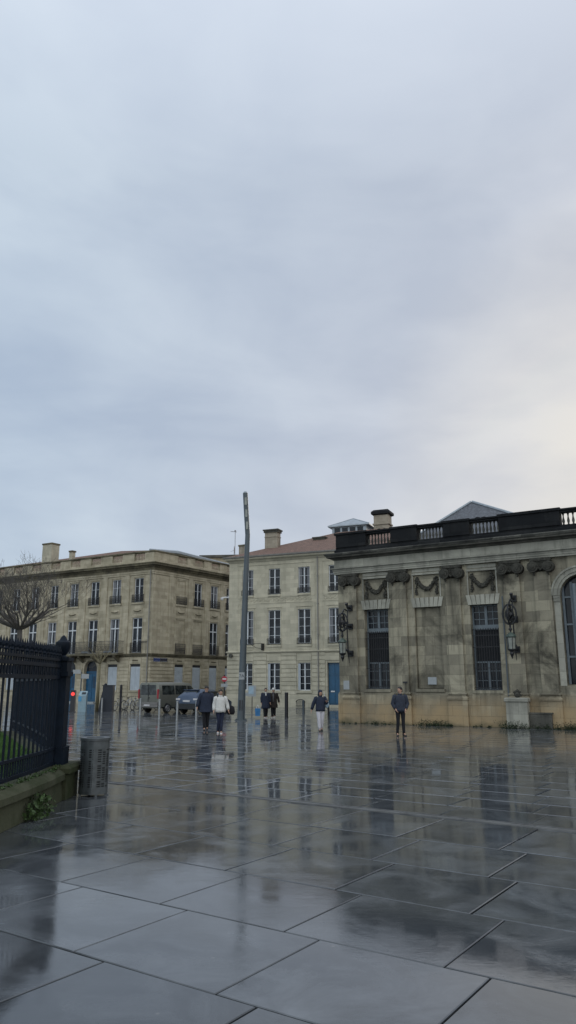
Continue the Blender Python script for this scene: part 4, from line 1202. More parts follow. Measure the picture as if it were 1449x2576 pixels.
# no entry sign and notice
t = thing('no_entry_sign', 'red no entry sign on a dark pole at the mouth of the side street', 'sign', (-5.1, 61.0, 0))
m = MB(); m.tube([(0, 0, 0), (0, 0, 2.62)], .05, 8); m.build('pole', 'post_black', t)
m = MB(); m.disc_y((0, 2.3), .23, -.08, -.055, 20); d = m.build('sign_disc', 'sign_red', t)
m = MB(); m.box(-.16, .16, -.086, -.081, 2.25, 2.35); m.build('white_bar', 'white_paint', d)
m = MB(); m.box(-.27, .27, -.08, -.055, 1.68, 1.93); m.build('sign_plate', 'paper_grey', t)
t = thing('notice_board', 'small pale blue notice panel on a thin leg in front of the house', 'sign', (-2.82, 60.0, 0))
m = MB(); m.tube([(0, 0, 0), (0, 0, 1.0)], .035, 6); m.build('leg', 'bark', t)
m = MB(); m.box(-.33, .30, -.04, 0, .95, 1.80); b = m.build('panel', 'paper_grey', t)
m = MB(); m.box(-.28, .12, -.045, -.041, 1.12, 1.72); m.build('poster', 'paper_blue', b)
m = MB(); m.box(-.6, -.1, .02, .1, 1.0, 1.25); m.tube([(-.55, .06, 0), (-.55, .06, 1.0)], .03, 6); m.build('side_plate', 'paper_grey', t)

# antennas
def antenna(x, y, z0, z1, dish, label):
    t = thing('roof_antenna', label, 'antenna', (x, y, z0)); h = z1-z0
    m = MB(); m.tube([(0, 0, 0), (0, 0, h)], .035, 6); m.build('mast', 'antenna', t)
    m = MB(); m.tube([(-.6, 0, h-.05), (.2, 0, h-.12)], .03, 5)
    for i in range(7): xx = -.55+.11*i; m.tube([(xx, -.22, h-.05), (xx, .22, h-.05)], .015, 4)
    m.tube([(0, 0, h-.02), (0, 0, h+.12)], .1, 6); m.build('aerial', 'antenna', t)
    if dish:
        m = MB(); m.loft([[(-.12+.10*c, q*.26*math.cos(2*PI*k/12), .75+q*.62*math.sin(2*PI*k/12)) for k in range(12)] for q, c in ((1, 0), (.8, .5), (.4, .9), (.02, 1))], cap=False)
        m.tube([(-.1, 0, .75), (-.55, 0, .6)], .02, 4); m.build('dish', 'antenna', t)
antenna(-6.75, 93.0, 17.75, 21.0, True, 'tall roof antenna with satellite dish above the gap between the two houses')
antenna(-1.65, 72.6, 14.2, 16.8, False, 'small antenna on the tile roof right of the lamp column')

# ------------------------------------------------------------------ trees
def tree(name, label, x, y, z, trunk_h, r0, mat, spread, levels, seed, n0=6, up=.5, grp=None, L0=1.2):
    rr = random.Random(seed)
    t = thing(name, label, 'tree', (x, y, z), 0, grp)
    tr = MB(); cr = MB()
    top = Vector((rr.uniform(-.1, .1), 0, trunk_h))
    tr.tube([(0, 0, 0), (.02, .02, trunk_h*.5), top], [r0*1.25, r0, r0*.85], 9)
    def grow(p, d, L, r, lv):
        k = 4; pts = [p]; dd = d.copy(); q = p.copy()
        for i in range(k):
            dd = (dd+Vector((rr.uniform(-.16, .16), rr.uniform(-.16, .16), rr.uniform(-.05, .16)))).normalized(); q = q+dd*L/k; pts.append(q.copy())
        rad = [r*(1-.45*i/k) for i in range(k+1)]
        (tr if lv == 0 else cr).tube(pts, rad, 6 if lv < 2 else (4 if lv < 3 else 3), cap=False)
        if lv >= levels: return
        nb = rr.randint(2, 3) if lv < levels-1 else rr.randint(2, 3)
        for b in range(nb):
            f = rr.uniform(.35, 1.0) if b else 1.0
            idx = min(k, max(1, int(f*k))); bp = pts[idx]
            ax = Vector((rr.uniform(-1, 1), rr.uniform(-1, 1), rr.uniform(-.3, .8))).normalized()
            nd = (dd*(.9 if b == 0 else .55)+ax*.7+Vector((0, 0, .03))).normalized()
            grow(bp, nd, L*rr.uniform(.55, .78), max(rad[idx]*.58, .0036), lv+1)
    for i in range(n0):
        a = 2*PI*i/n0+rr.uniform(-.3, .3); e = rr.uniform(up*.5, up*1.6)
        grow(top, Vector((math.cos(a)*spread, math.sin(a)*spread, e)).normalized(), L0*rr.uniform(.85, 1.15), r0*.5, 0)
    tr.build('trunk', mat, t, smooth='all'); cr.build('crown', mat, t)
tree('bare_tree', 'large leafless tree with spreading dark branches behind the iron fence', -9.4, 26.5, .3, 3.45, .105, 'bark', 1.05, 6, 31, n0=18, up=.5, L0=1.2)
tree('bare_tree', 'young leafless street tree with pale trunk beside the navy cabinet', -13.62, 54.6, 0, 3.3, .10, 'bark_pale', .55, 4, 5, n0=6, up=.6, L0=.95)

# ------------------------------------------------------------------ vehicles
def hull(sections, n=None):
    """sections: (y, half width low, half width belt, half width roof, z low, z belt, z roof)"""
    rings = []
    for y, wl, wb, wr, zl, zb, zr in sections:
        half = [(wl*.86, zl), (wl, zl+.10), (wb, zl+(zb-zl)*.45), (wb, zb), ((wb*.35+wr*.65), zb+(zr-zb)*.75), (wr*.93, zr-.05), (wr*.75, zr), (0, zr+.01)]
        left = [(-a, b) for a, b in half[::-1]][1:]
        rings.append([(a, y, b) for a, b in half]+[(a, y, b) for a, b in left])
    return rings
def side_x(sec, y, z):
    for a, b in zip(sec, sec[1:]):
        if a[0] <= y <= b[0]:
            f = (y-a[0])/max(b[0]-a[0], 1e-6); s = [p+(q-p)*f for p, q in zip(a, b)]
            _, wl, wb, wr, zl, zb, zr = s
            if z <= zb: return wb
            zt = zb+(zr-zb)*.75
            return wb+((wb*.35+wr*.65)-wb)*min(1, (z-zb)/(zt-zb))
    return sec[0][2]
def wheel(t, x, y, r, side, w=.2):
    m = MB(); s = side
    prof = [(r*.62, -w/2), (r*.93, -w/2), (r, -w*.3), (r, w*.3), (r*.93, w/2), (r*.62, w/2)]
    m.loft([[(x+zz, y+q*math.cos(2*PI*k/20), r+q*math.sin(2*PI*k/20)) for k in range(20)] for q, zz in prof], cap=True)
    wh = m.build('wheel', 'rubber', t, smooth=True)
    m = MB(); xo = x+s*(w/2+.004)
    m.loft([[(xo+dx*s, y+q*math.cos(2*PI*k/20), r+q*math.sin(2*PI*k/20)) for k in range(20)] for q, dx in ((r*.64, 0), (r*.60, .012), (r*.55, -.002))], cap=False)
    for k in range(8):
        a = 2*PI*k/8; m.obox((xo+.004*s, y+.33*r*math.cos(a), r+.33*r*math.sin(a)), (1, 0, 0), (math.cos(a), math.sin(a) and 0 or 0, 0) if 0 else (0, math.cos(a), math.sin(a)), (0, -math.sin(a), math.cos(a)), .006, r*.28, r*.075)
    m.lathe([(.001, 0)], (0, 0, 0), 3) if 0 else None
    m.loft([[(xo+dx*s, y+q*math.cos(2*PI*k/12), r+q*math.sin(2*PI*k/12)) for k in range(12)] for q, dx in ((r*.16, 0), (r*.13, .016))])
    m.build('rim', 'hubcap', wh)
def vehicle(name, label, cat, loc, rz, sec, paint, r, yr, yf, glass_side, rear_glass, group=None, van=True, plate=None):
    t = thing(name, label, cat, loc, rz, group)
    m = MB(); m.loft(hull(sec)); b = m.build('body', paint, t, smooth=True, fixn=True)
    W = sec[1][2]
    for y in (yr, yf):
        for s in (-1, 1):
            wheel(t, s*(W-.10), y, r, s)
            m = MB(); xo = s*(W+.004)
            n = 16; pts = [(xo, y+(r*1.18)*math.cos(PI*i/n), r+(r*1.18)*math.sin(PI*i/n)) for i in range(n+1)]
            m.face(*(pts+[(xo, y-r*1.18, .2), (xo, y+r*1.18, .2)])); m.build('wheel_arch', 'car_plastic', t)
            # wheel pushed proud of the arch
    for (y0, y1, z0, z1, cut) in glass_side:
        for s in (-1, 1):
            m = MB(); k = 8; top = []; bot = []
            for i in range(k+1):
                y = y0+(y1-y0)*i/k; zt = z1-(cut*max(0, (i/k-.45)/.55) if cut > 0 else 0)
                bot.append((s*(side_x(sec, y, z0)+.006), y, z0)); top.append((s*(side_x(sec, y, zt)+.006), y, max(zt, z0+.01)))
            for i in range(k): m.face(bot[i], bot[i+1], top[i+1], top[i])
            m.build('side_window', 'car_glass', t, fixn=False)
    m = MB(); x0, x1, z0, z1, ya, yb, xt = rear_glass
    m.loft([[(-x1, ya-.012, z0), (x1, ya-.012, z0), (x1, ya+.03, z0), (-x1, ya+.03, z0)], [(-xt, yb-.012, z1), (xt, yb-.012, z1), (xt, yb+.03, z1), (-xt, yb+.03, z1)]])
    m.build('rear_window', 'car_glass', t)
    return t
# van: rear faces the camera-left, nose away to the right
vs = [(-2.40, .84, .90, .76, .42, 1.15, 1.93), (-2.36, .93, .95, .83, .32, 1.15, 1.99), (-1.2, .95, .96, .84, .28, 1.15, 2.01), (.3, .95, .96, .84, .28, 1.15, 2.01),
      (1.0, .95, .96, .80, .28, 1.15, 1.95), (1.65, .94, .95, .72, .28, 1.10, 1.40), (2.2, .92, .92, .70, .28, .95, 1.12), (2.42, .78, .78, .6, .36, .75, .85)]
VX, VY, VR = -8.05, 53.2, -R(33)
v = vehicle('parked_van', 'olive-grey passenger van parked with its rear to the square', 'van', (VX, VY, 0), VR, vs, 'van_paint', .32, -1.50, 1.55,
            [(-2.05, -.85, 1.20, 1.80, 0), (-.75, .42, 1.20, 1.80, 0), (.52, 1.42, 1.18, 1.78, .45)], (0, .70, 1.18, 1.84, -2.40, -2.39, .66))
m = MB(); m.box(-.92, .92, -2.50, -2.38, .40, .72); m.box(-.86, .86, -2.52, -2.501, .58, .66); m.build('rear_bumper', 'van_bumper', v)
for s in (-1, 1):
    m = MB(); m.box(s*.86-.055, s*.86+.055, -2.44, -2.36, .95, 1.55); m.build('tail_light', 'tail_light', v)
m = MB(); m.box(-.26, .26, -2.535, -2.521, .46, .57); m.build('number_plate', 'tail_white', v)
m = MB(); m.box(-.012, .012, -2.425, -2.412, .75, 1.9); m.tube([(.12, -2.44, 1.2), (-.1, -2.44, 1.6)], .012, 5); m.box(.02, .12, -2.44, -2.40, .98, 1.02); m.build('rear_wiper', 'car_plastic', v)
cs = [(-2.05, .74, .80, .52, .45, .95, 1.02), (-1.98, .86, .90, .60, .32, .98, 1.18), (-1.45, .89, .92, .66, .26, .98, 1.50), (-.8, .90, .92, .66, .25, .97, 1.56), (.2, .90, .91, .64, .25, .95, 1.54),
      (.9, .90, .90, .60, .25, .93, 1.12), (1.5, .88, .88, .62, .25, .86, .98), (1.95, .80, .80, .6, .3, .72, .82)]
c = vehicle('parked_car', 'blue-grey compact SUV parked right behind the van', 'car', (-5.55, 51.4, 0), -R(30), cs, 'car_paint', .33, -1.25, 1.30,
            [(-1.35, -.55, 1.03, 1.42, 0), (-.5, .25, 1.02, 1.42, 0)], (0, .62, 1.02, 1.44, -2.0, -1.58, .52))
m = MB(); m.box(-.88, .88, -2.12, -1.95, .32, .66); m.build('rear_bumper', 'car_plastic', c)
m = MB(); m.box(-.27, .27, -2.10, -2.055, .76, .88); m.build('number_plate', 'tail_white', c)
for s in (-1, 1):
    m = MB(); m.box(s*.70-.17, s*.70+.17, -2.07, -1.97, .88, .99); m.build('tail_light', 'tail_white', c)
m = MB(); m.box(-.60, .60, -1.62, -1.42, 1.50, 1.54); m.build('roof_spoiler', 'car_paint', c)
# second dark car nose hidden behind the pedestrians
# bicycles parked in a row
def bicycle(label):
    t = thing('parked_bicycle', label, 'bicycle', (0, 0, 0), 0, 'bicycles parked in a row')
    for x in (-.52, .52):
        m = MB(); n = 16; m.tube([(x+.33*math.cos(2*PI*i/n), 0, .34+.33*math.sin(2*PI*i/n)) for i in range(n+1)], .022, 5, cap=False); w = m.build('wheel', 'rubber', t)
        m = MB()
        for i in range(8): m.tube([(x, 0, .34), (x+.31*math.cos(2*PI*i/8), 0, .34+.31*math.sin(2*PI*i/8))], .004, 3)
        m.build('spokes', 'hubcap', w)
    m = MB(); bb = (-.05, 0, .32)
    for a, b in ((bb, (-.22, 0, .82)), (bb, (.36, 0, .72)), ((-.2, 0, .74), (.35, 0, .80)), (bb, (-.52, 0, .34)), ((-.2, 0, .74), (-.52, 0, .34)), ((.36, 0, .88), (.52, 0, .34))): m.tube([a, b], .02, 6)
    m.build('frame', 'post_light', t)
    m = MB(); m.tube([(.33, -.26, .95), (.37, 0, .98), (.33, .26, .95)], .016, 5); m.tube([(.36, 0, .86), (.36, 0, .98)], .018, 5); m.build('handlebar', 'post_black', t)
    m = MB(); m.loft([m.ell(.04, .03, .84, -.16, 0, 8), m.ell(.13, .07, .87, -.23, 0, 8), m.ell(.12, .07, .89, -.24, 0, 8)]); m.build('saddle', 'post_black', t)
    return t
b0 = bicycle('')
spots = [(-12.55, 57.0, 1.15), (-11.9, 57.4, 1.3), (-11.3, 57.2, 1.2), (-10.7, 57.6, 1.35), (-10.15, 57.3, 1.1), (-12.2, 59.4, .3)]
labs = ['parked bicycle closest to the navy street cabinet', 'parked bicycle second from the navy cabinet', 'parked bicycle right beside the tall black post', 'parked bicycle between the tall black post and the van',
        'parked bicycle nearest the van', 'bicycle leaning lengthwise behind the row by the shuttered window']
for i, (x, y, a) in enumerate(spots):
    o = b0 if i == 0 else copy_tree(b0)
    o.location = (x, y, 0); o.rotation_euler = (0, 0, a); o['label'] = labs[i]

# ------------------------------------------------------------------ people
def skin_mesh(verts, edges, radii, root=0):
    me = D.meshes.new('tmp'); me.from_pydata(verts, edges, []); me.update()
    o = D.objects.new('tmp', me); COL.objects.link(o)
    md_ = o.modifiers.new('s', 'SKIN'); md_.use_smooth_shade = True
    for i, v in enumerate(me.skin_vertices[0].data):
        r_ = radii[i]; v.radius = (r_, r_) if not isinstance(r_, tuple) else r_; v.use_root = (i == root)
    ss = o.modifiers.new('b', 'SUBSURF'); ss.levels = 1; ss.render_levels = 1
    bpy.context.view_layer.update()
    out = D.meshes.new_from_object(o.evaluated_get(bpy.context.evaluated_depsgraph_get()))
    D.objects.remove(o); D.meshes.remove(me)
    vs_ = [tuple(v.co) for v in out.vertices]; fs = [tuple(p.vertices) for p in out.polygons]; D.meshes.remove(out)
    return vs_, fs
def person(label, loc, rz, hgt, P, wear, group=None):
    """P: dict of joints in metres for a 1.75 m figure facing -y"""
    k = hgt/1.75
    t = thing('person', label, 'person', loc, rz, group)
    hipz = .93; V = lambda *a: Vector(a)
    J = dict(pel=V(0, 0, .95), waist=V(0, 0, 1.08), chest=V(0, 0, 1.30), neck=V(0, -.01, 1.47), head=V(0, -.02, 1.56))
    for s, n in ((-1, 'l'), (1, 'r')):
        J['hip'+n] = V(s*.09, 0, .90); J['sh'+n] = V(s*.175, 0, 1.41)
        for q in ('el', 'wr', 'kn', 'an'): J[q+n] = V(*P[q+n])
    lean = P.get('lean', 0)
    verts, edges, rad = [], [], []
    def av(p, r, par=None):
        verts.append(tuple(p)); rad.append(r); i = len(verts)-1
        if par is not None: edges.append((par, i))
        return i
    pel = av(J['pel'], (.13, .10)); w = av(J['waist'], (.125, .095), pel); ch = av(J['chest'], (.14, .10), w)
    ne = av(J['neck'], .055, ch); h0 = av(J['head'], (.062, .07), ne); h1 = av((0, -.025, 1.64), (.075, .088), h0); h2 = av((0, -.01, 1.70), (.06, .07), h1)
    for n, s in (('l', -1), ('r', 1)):
        sh = av(J['sh'+n], .055, ch); el = av(J['el'+n], .042, sh); wr = av(J['wr'+n], .028, el)
        d = (J['wr'+n]-J['el'+n]).normalized(); side = d.cross(V(0, 1, 0) if abs(d.y) < .8 else V(1, 0, 0)).normalized(); fw = d.cross(side)
        palm = J['wr'+n]+d*.075; pa = av(palm, (.022, .036), wr)
        for q in range(4):
            o_ = (q-1.5)*.021; L = (.072, .082, .076, .060)[q]
            a0 = av(palm+d*.030+fw*o_, .0095, pa); a1 = av(palm+d*(.030+L*.55)+fw*o_+side*.010, .0088, a0); av(palm+d*(.03+L*.9)+fw*o_+side*.028, .0075, a1)
        b0_ = av(J['wr'+n]+d*.035+fw*(-.035), .011, pa); av(J['wr'+n]+d*.075+fw*(-.058)+side*.015, .009, b0_)
        hp = av(J['hip'+n], .085, pel); kn = av(J['kn'+n], .058, hp); an = av(J['an'+n], .040, kn)
        f = V(*P.get('toe'+n, (0, -1, -.05))).normalized(); av(J['an'+n]+f*.13+V(0, 0, -.045), (.03, .022), an)
    vs_, fs = skin_mesh(verts, edges, rad)
    m = MB(); m.v = vs_; m.f = fs
    # face
    ht = P.get('head', (0, 0))    # yaw, pitch
    HM = Matrix.Translation((0, -.015, 1.55)) @ Matrix.Rotation(ht[0], 4, 'Z') @ Matrix.Rotation(ht[1], 4, 'X') @ Matrix.Translation((0, .015, -1.55))
    fm = MB(); fm.lathe([(.045, -.105), (.062, -.085), (.074, -.04), (.078, .01), (.074, .05), (.055, .09), (.02, .108)], (0, -.02, 1.64), 14, .96, 1.16)
    fm.tube([(0, -.108, 1.655), (0, -.128, 1.625), (0, -.112, 1.612)], [.008, .013, .008], 6)
    fm.tube([(-.02, -.103, 1.586), (0, -.108, 1.588), (.02, -.103, 1.586)], [.004, .007, .004], 6)
    for s in (-1, 1): fm.blob((s*.078, -.01, 1.635), .022, 6, .05, (.5, 1, 1.5))
    m.add(fm, HM)
    SC = Matrix.Scale(k, 4)
    body = m.build('body', 'skin', t, M=SC, smooth='all')
    e = MB()
    for s in (-1, 1): e.blob((s*.030, -.099, 1.648), .009, 6, 0)
    e2_ = MB(); e2_.add(e, HM); e2_.build('eyes', 'hair_dark', body)
    # hair / hats
    hm = MB(); kind, mat = wear['hair']
    hm.lathe([(.074, -.02), (.088, .02), (.086, .06), (.066, .10), (.02, .122)], (0, 0.0, 1.65), 14, .98, 1.12)
    if kind == 'long': hm.loft([hm.ell(.085, .05, z, 0, .055, 10) for z in (1.70, 1.60)]+[hm.ell(.08, .035, 1.46, 0, .09, 10)])
    else: hm.loft([hm.ell(.080, .045, 1.70, 0, .050, 10), hm.ell(.07, .035, 1.57, 0, .055, 10)])
    if kind == 'cap': hm.loft([hm.ell(.07, .05, 1.70, 0, -.10, 10), hm.ell(.07, .05, 1.712, 0, -.10, 10)])
    if kind == 'hood':
        hm.loft([hm.ell(.105, .10, 1.50, 0, .03, 12), hm.ell(.11, .10, 1.60, 0, .035, 12), hm.ell(.10, .095, 1.70, 0, .03, 12), hm.ell(.06, .06, 1.77, 0, .02, 12)])
    if kind == 'beanie': hm.lathe([(.092, 0), (.096, .03), (.09, .07), (.06, .11), (.015, .125)], (0, -.01, 1.67), 14, .98, 1.08)
    h_ = MB(); h_.add(hm, HM); h_.build('hair' if kind in ('long', 'short') else 'hat', mat, t, M=SC, smooth='all')
    rr = random.Random(int(abs(loc[0])*100))
    def wob(rings, a=.006):
        return [[(x+rr.uniform(-a, a), y+rr.uniform(-a, a), z+rr.uniform(-a, a)) for x, y, z in r_] for r_ in rings]
    # trousers
    m = MB(); tr_w = wear.get('tw', 1.0)
    m.loft(wob([m.ell(.155, .125, 1.02), m.ell(.175, .135, .93), m.ell(.175, .13, .86), m.ell(.12, .10, .80)]))
    for n in 'lr':
        a, b, c_ = J['hip'+n], J['kn'+n], J['an'+n]+V(0, 0, -.02)
        m.tube([a+V(0, 0, .03), a.lerp(b, .35), a.lerp(b, .75), b, b.lerp(c_, .3), b.lerp(c_, .7), c_], [.10, .098*tr_w, .082*tr_w, .074*tr_w, .072*tr_w, .062*tr_w, .060*tr_w], 12)
    m.build('trousers', wear['trousers'], t, M=SC, smooth='all')
    # shoes
    for n in 'lr':
        f = V(*P.get('toe'+n, (0, -1, 0))); f.z = 0; f.normalize(); a = J['an'+n]; m = MB()
        base = V(a.x, a.y, a.z-.09); px = V(f.y, -f.x, 0)
        ft = P.get('tilt'+n, 0)
        rings = []
        for s_, hw, hh in ((-.075, .02, .05), (-.06, .036, .085), (0, .038, .09), (.07, .045, .06), (.14, .045, .045), (.185, .03, .03)):
            c_ = base+f*s_+V(0, 0, ft*s_)
            rings.append([c_+px*(hw*math.cos(2*PI*q/10))+V(0, 0, hh/2+hh/2*math.sin(2*PI*q/10)) for q in range(10)])
        m.loft(rings); m.build('shoe', wear['shoes'], t, M=SC, smooth='all')
    # coat
    hem, kw, flare = wear['coat']
    m = MB(); cw = wear.get('cw', 1.0)
    zs = [(1.47, .075, .075), (1.455, .12, .09), (1.41, .195, .115), (1.30, .205, .135), (1.15, .195, .14), (1.02, .20, .145)]
    rings = [m.ell(a*cw, b*cw, z, 0, 0, 18, .85) for z, a, b in zs]
    z = .94
    while z > hem:
        f = (1.0-z)/(1.0-hem+1e-6); rings.append(m.ell((.205+flare*f)*cw, (.15+flare*.6*f)*cw, z, 0, 0, 18, .85)); z -= .10
    rings.append(m.ell((.205+flare)*cw, (.15+flare*.6)*cw, hem, 0, 0, 18, .85))
    rings.append(m.ell((.185+flare)*cw, (.13+flare*.6)*cw, hem+.01, 0, 0, 18, .85))
    m.loft(wob(rings[::-1], .007))
    m.loft([m.ell(.085, .085, 1.44, 0, -.005, 12), m.ell(.082, .085, 1.52, 0, -.005, 12), m.ell(.068, .07, 1.525, 0, -.005, 12)])
    for n, s in (('l', -1), ('r', 1)):
        a, b, c_ = J['sh'+n], J['el'+n], J['wr'+n]
        m.tube([a+V(-s*.04, 0, .015), a+V(s*.015, 0, 0), a.lerp(b, .5), b, b.lerp(c_, .5), c_], [.07*kw, .085*kw, .076*kw, .070*kw, .062*kw, .052*kw], 12)
    m.build('coat', wear['coatmat'], t, M=SC, smooth='all')
    if 'scarf' in wear:
        m = MB(); m.tube([(-.06, -.10, 1.49), (0, -.125, 1.46), (.06, -.10, 1.49)], .035, 8); m.tube([(.0, -.125, 1.46), (.01, -.165, 1.3), (.015, -.18, wear.get('scl', 1.15))], [.03, .045, .05], 8, flat=.4)
        m.build('scarf', wear['scarf'], t, M=SC, smooth='all')
    return t
stand = dict(ell=(-.27, .04, 1.15), elr=(.27, .04, 1.15), wrl=(-.19, -.08, .97), wrr=(.19, -.08, .97), knl=(-.10, -.01, .50), knr=(.09, -.02, .50), anl=(-.135, .03, .09), anr=(.10, -.02, .09), head=(-.75, .05), toer=(.35, -1, 0))
# pose facing the camera; x of 'l' is the image left
def walk(a=.16, arm=.12, lift=0.03, face=(0, .12), **kw):
    d = dict(ell=(-.25, arm*.5, 1.15), elr=(.25, -arm*.5, 1.15), wrl=(-.27, -.02-arm, .92), wrr=(.27, -.05-arm*.2, .93),
             knl=(-.07, -a*.7, .50), knr=(.07, .02, .49), anl=(-.055, -a, .09), anr=(.06, a*1.1, .09+lift), head=face, tiltr=-.25)
    d.update(kw); return d
person('man in slate blue jacket standing hands in pockets before the palace wing', (4.19, 28.6, 0), 0, 1.76, stand,
       dict(hair=('short', 'hair_dark'), trousers='cloth_black', tw=.86, shoes='shoe_dark', coat=(.86, 1.15, .0), coatmat='cloth_slate', cw=1.03))
person('woman in white puffer jacket and navy jeans walking beside the man in black', (-2.66, 30.1, 0), .15, 1.66,
       walk(.05, .08, .0, (.1, .25), knl=(-.05, -.06, .50), knr=(.06, -.03, .5), anl=(-.08, .03, .09), anr=(.045, -.1, .09), elr=(.29, .05, 1.15), wrr=(.33, -.03, .95)),
       dict(hair=('short', 'hair_dark'), trousers='cloth_jeans', tw=1.0, shoes='shoe_white', coat=(.84, 1.15, .03), coatmat='cloth_white', cw=1.0))
person('man in bulky black coat and dark cap walking left of the woman in white', (-3.44, 32.2, 0), .1, 1.78, walk(.10, .05, .02, (.1, .1), ell=(-.31, .05, 1.15), wrl=(-.36, -.03, .93), elr=(.31, .02, 1.15), wrr=(.33, -.05, .93)),
       dict(hair=('cap', 'hair_dark'), trousers='cloth_black', tw=.95, shoes='shoe_dark', coat=(.72, 1.35, .05), coatmat='cloth_navy', cw=1.16))
person('person in long black coat and pale scarf, left of the couple by the lamp', (-1.28, 43.7, 0), .1, 1.66, walk(.12, .03, .02, wrl=(-.24, -.02, .90)),
       dict(hair=('short', 'hair_dark'), trousers='cloth_black', tw=1.1, shoes='shoe_white', coat=(.55, 1.1, .04), coatmat='cloth_navy', scarf='cloth_white', scl=1.33, cw=1.08))
person('person in white beanie and dark brown coat, right of the couple by the lamp', (-.84, 44.0, 0), -.1, 1.64, walk(.10, .05, .05, elr=(.29, .03, 1.16), wrr=(.34, .0, .93)),
       dict(hair=('beanie', 'cloth_white'), trousers='cloth_black', tw=1.1, shoes='shoe_white', coat=(.60, 1.1, .05), coatmat='cloth_brown', scarf='cloth_grey', scl=.95, cw=1.1))
person('person in navy hooded jacket and white trousers walking near the blue door', (1.33, 31.5, 0), .1, 1.62, walk(.10, .14, .04, (.1, .3), ell=(-.30, .06, 1.18), wrl=(-.38, .04, .93), elr=(.30, .0, 1.2), wrr=(.26, -.16, 1.25)),
       dict(hair=('hood', 'cloth_navy'), trousers='cloth_trouser_white', tw=1.1, shoes='shoe_dark', coat=(.86, 1.2, .0), coatmat='cloth_navy', cw=1.04))
# bags
t = thing('shopping_bag', 'blue shopping bag carried by the person in the black coat', 'bag', (-1.72, 43.6, .12))
m = MB(); m.loft([[(-.13, -.06, 0), (.13, -.06, 0), (.13, .06, 0), (-.13, .06, 0)], [(-.16, -.08, .42), (.16, -.08, .42), (.16, .08, .42), (-.16, .08, .42)]]); m.build('bag_body', 'bag_blue', t)
m = MB(); n = 8; m.tube([(-.08+.16*i/n, 0, .42+.18*math.sin(PI*i/n)) for i in range(n+1)], .012, 5); m.build('handle', 'white_paint', t)
t = thing('shoulder_bag', 'black shoulder bag hanging behind the arm of the woman in white', 'bag', (-2.26, 30.32, .70))
m = MB(); m.loft([m.ell(.12, .07, 0, 0, 0, 10, .7), m.ell(.17, .09, .1, 0, 0, 10, .7), m.ell(.15, .08, .3, -.02, 0, 10, .7), m.ell(.06, .03, .36, -.04, 0, 10)]); m.build('bag_body', 'cloth_black', t, smooth='all')
m = MB(); m.tube([(-.05, 0, .34), (-.10, 0, .55), (-.19, 0, .68)], .015, 5); m.build('strap', 'cloth_black', t)
t = thing('backpack', 'small pale blue bag slung on the right shoulder of the person in white trousers', 'bag', (1.60, 31.62, .93))
m = MB(); m.loft([m.ell(.07, .06, 0, 0, 0, 10, .7), m.ell(.10, .08, .1, 0, 0, 10, .7), m.ell(.08, .07, .26, 0, 0, 10, .7)]); m.build('bag_body', 'paper_blue', t, smooth='all')
m = MB(); m.tube([(-.02, -.05, .25), (-.08, -.12, .42), (-.09, -.02, .54)], .016, 5); m.build('strap', 'paper_grey', t)

# ================================================================== sky and light
SUN_AZ = R(30); SUN_EL = R(13)          # azimuth measured from +y towards +x
w = D.worlds.new('World'); scene.world = w; w.use_nodes = True
T = NT(w.node_tree); bg = w.node_tree.nodes['Background']
tc = T.add('ShaderNodeTexCoord').outputs['Generated']
sky = T.add('ShaderNodeTexSky'); sky.sky_type = 'NISHITA'; sky.sun_disc = False
sky.sun_elevation = SUN_EL; sky.sun_rotation = SUN_AZ; sky.dust_density = 1.0
sp = T.add('ShaderNodeSeparateXYZ'); T.link(tc, sp.inputs[0])
X, Y, Z = sp.outputs
# cloud layer coordinates: project the direction on a flat sheet so clouds shrink to the horizon
cb = T.add('ShaderNodeCombineXYZ'); T.link(X, cb.inputs[0]); T.link(Z, cb.inputs[1]); T.link(T.math('MULTIPLY', Y, .5), cb.inputs[2])
n1 = T.noise(T.mapping(cb.outputs[0], (1.0, 3.0, 1), (3.2, 1.4, 0), (0, 0, R(24))), 1.9, 5, .5, .5)
n2 = T.noise(T.mapping(cb.outputs[0], (1.3, 2.2, 1), (7, 2, 0), (0, 0, R(14))), 5.0, 4, .5, .4)
cl = T.math('ADD', T.math('MULTIPLY', n1, .72), T.math('MULTIPLY', n2, .28))
clf = T.ramp(cl, [(.39, 0.0), (.61, 1.0)])
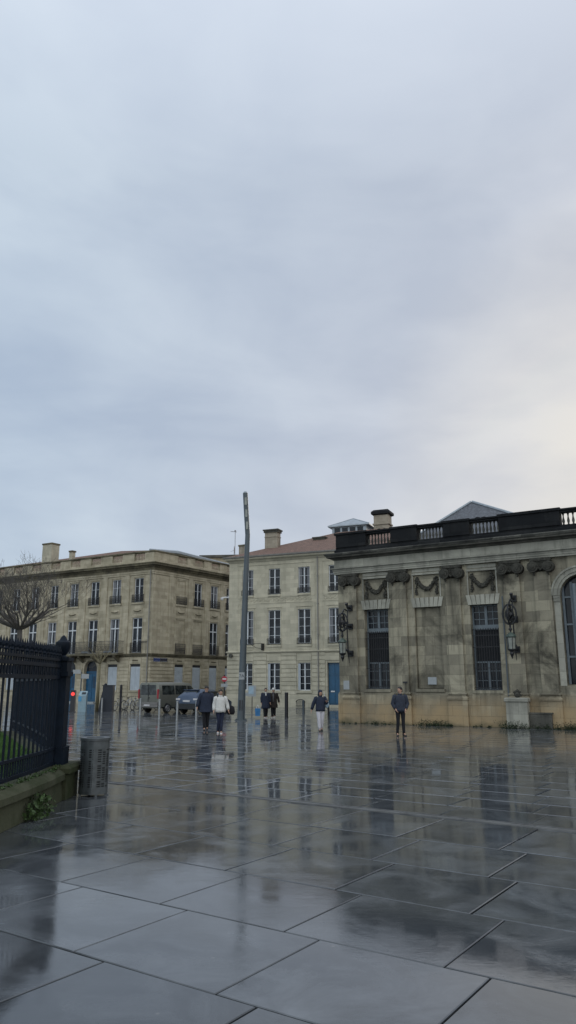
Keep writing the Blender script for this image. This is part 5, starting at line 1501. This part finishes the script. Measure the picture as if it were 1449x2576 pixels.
# left bluish, right greyish pink
side = T.ramp(T.math('ADD', T.math('MULTIPLY', X, 1.1), .5), [(.12, 0.0), (.88, 1.0)])
dark = T.mix(side, (.395, .485, .625), (.465, .490, .575))
lite = T.mix(side, (.590, .685, .790), (.645, .660, .725))
col = T.mix(T.math('ADD', T.math('MULTIPLY', clf, .95), .05), dark, lite)
elev = T.ramp(Z, [(.16, 0.0), (.62, 1.0)])
col = T.mix(elev, col, T.mix(.35, col, (.62, .72, .84)))
zen = T.ramp(Z, [(.60, 0.0), (.98, 1.0)])
col = T.mix(zen, col, (1.0, 1.08, 1.2))
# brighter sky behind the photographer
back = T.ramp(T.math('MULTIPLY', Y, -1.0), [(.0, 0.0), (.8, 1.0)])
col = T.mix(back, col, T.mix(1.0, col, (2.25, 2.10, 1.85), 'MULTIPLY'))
# low cloud bank lighter near the horizon at right: thin cloud lit by the hidden sun
sd = (math.sin(SUN_AZ)*math.cos(SUN_EL), math.cos(SUN_AZ)*math.cos(SUN_EL), math.sin(SUN_EL))
dp = T.add('ShaderNodeVectorMath', operation='DOT_PRODUCT'); T.link(tc, dp.inputs[0]); dp.inputs[1].default_value = sd
gl = T.ramp(dp.outputs['Value'], [(.92, 0.0), (.975, .32), (1.0, .7)])
glow = T.math('MULTIPLY', gl, T.math('ADD', T.math('MULTIPLY', clf, .6), .6))
col = T.mix(T.math('MINIMUM', glow, 1.0), col, (.86, .81, .70))
low = T.ramp(Z, [(.06, 1.0), (.24, 0.0)])
warm = T.math('MULTIPLY', low, T.ramp(X, [(.05, 0.0), (.42, 1.0)]))
col = T.mix(T.math('MULTIPLY', warm, .8), col, (.86, .80, .64))
# thin share of the clear sky above the cloud
skc = T.mix(1.0, sky.outputs[0], (.10, .10, .10), 'MULTIPLY')
skc = T.mix(1.0, skc, (1.0, 1.0, 1.0), 'DARKEN')
col = T.mix(.08, col, skc)
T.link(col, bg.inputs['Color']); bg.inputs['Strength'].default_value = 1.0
sl = D.lights.new('sun', 'SUN'); sl.energy = .6; sl.angle = R(14); sl.color = (1.0, .90, .76)
so = D.objects.new('sun', sl); COL.objects.link(so)
so.rotation_euler = (Vector(sd)).to_track_quat('Z', 'Y').to_euler()
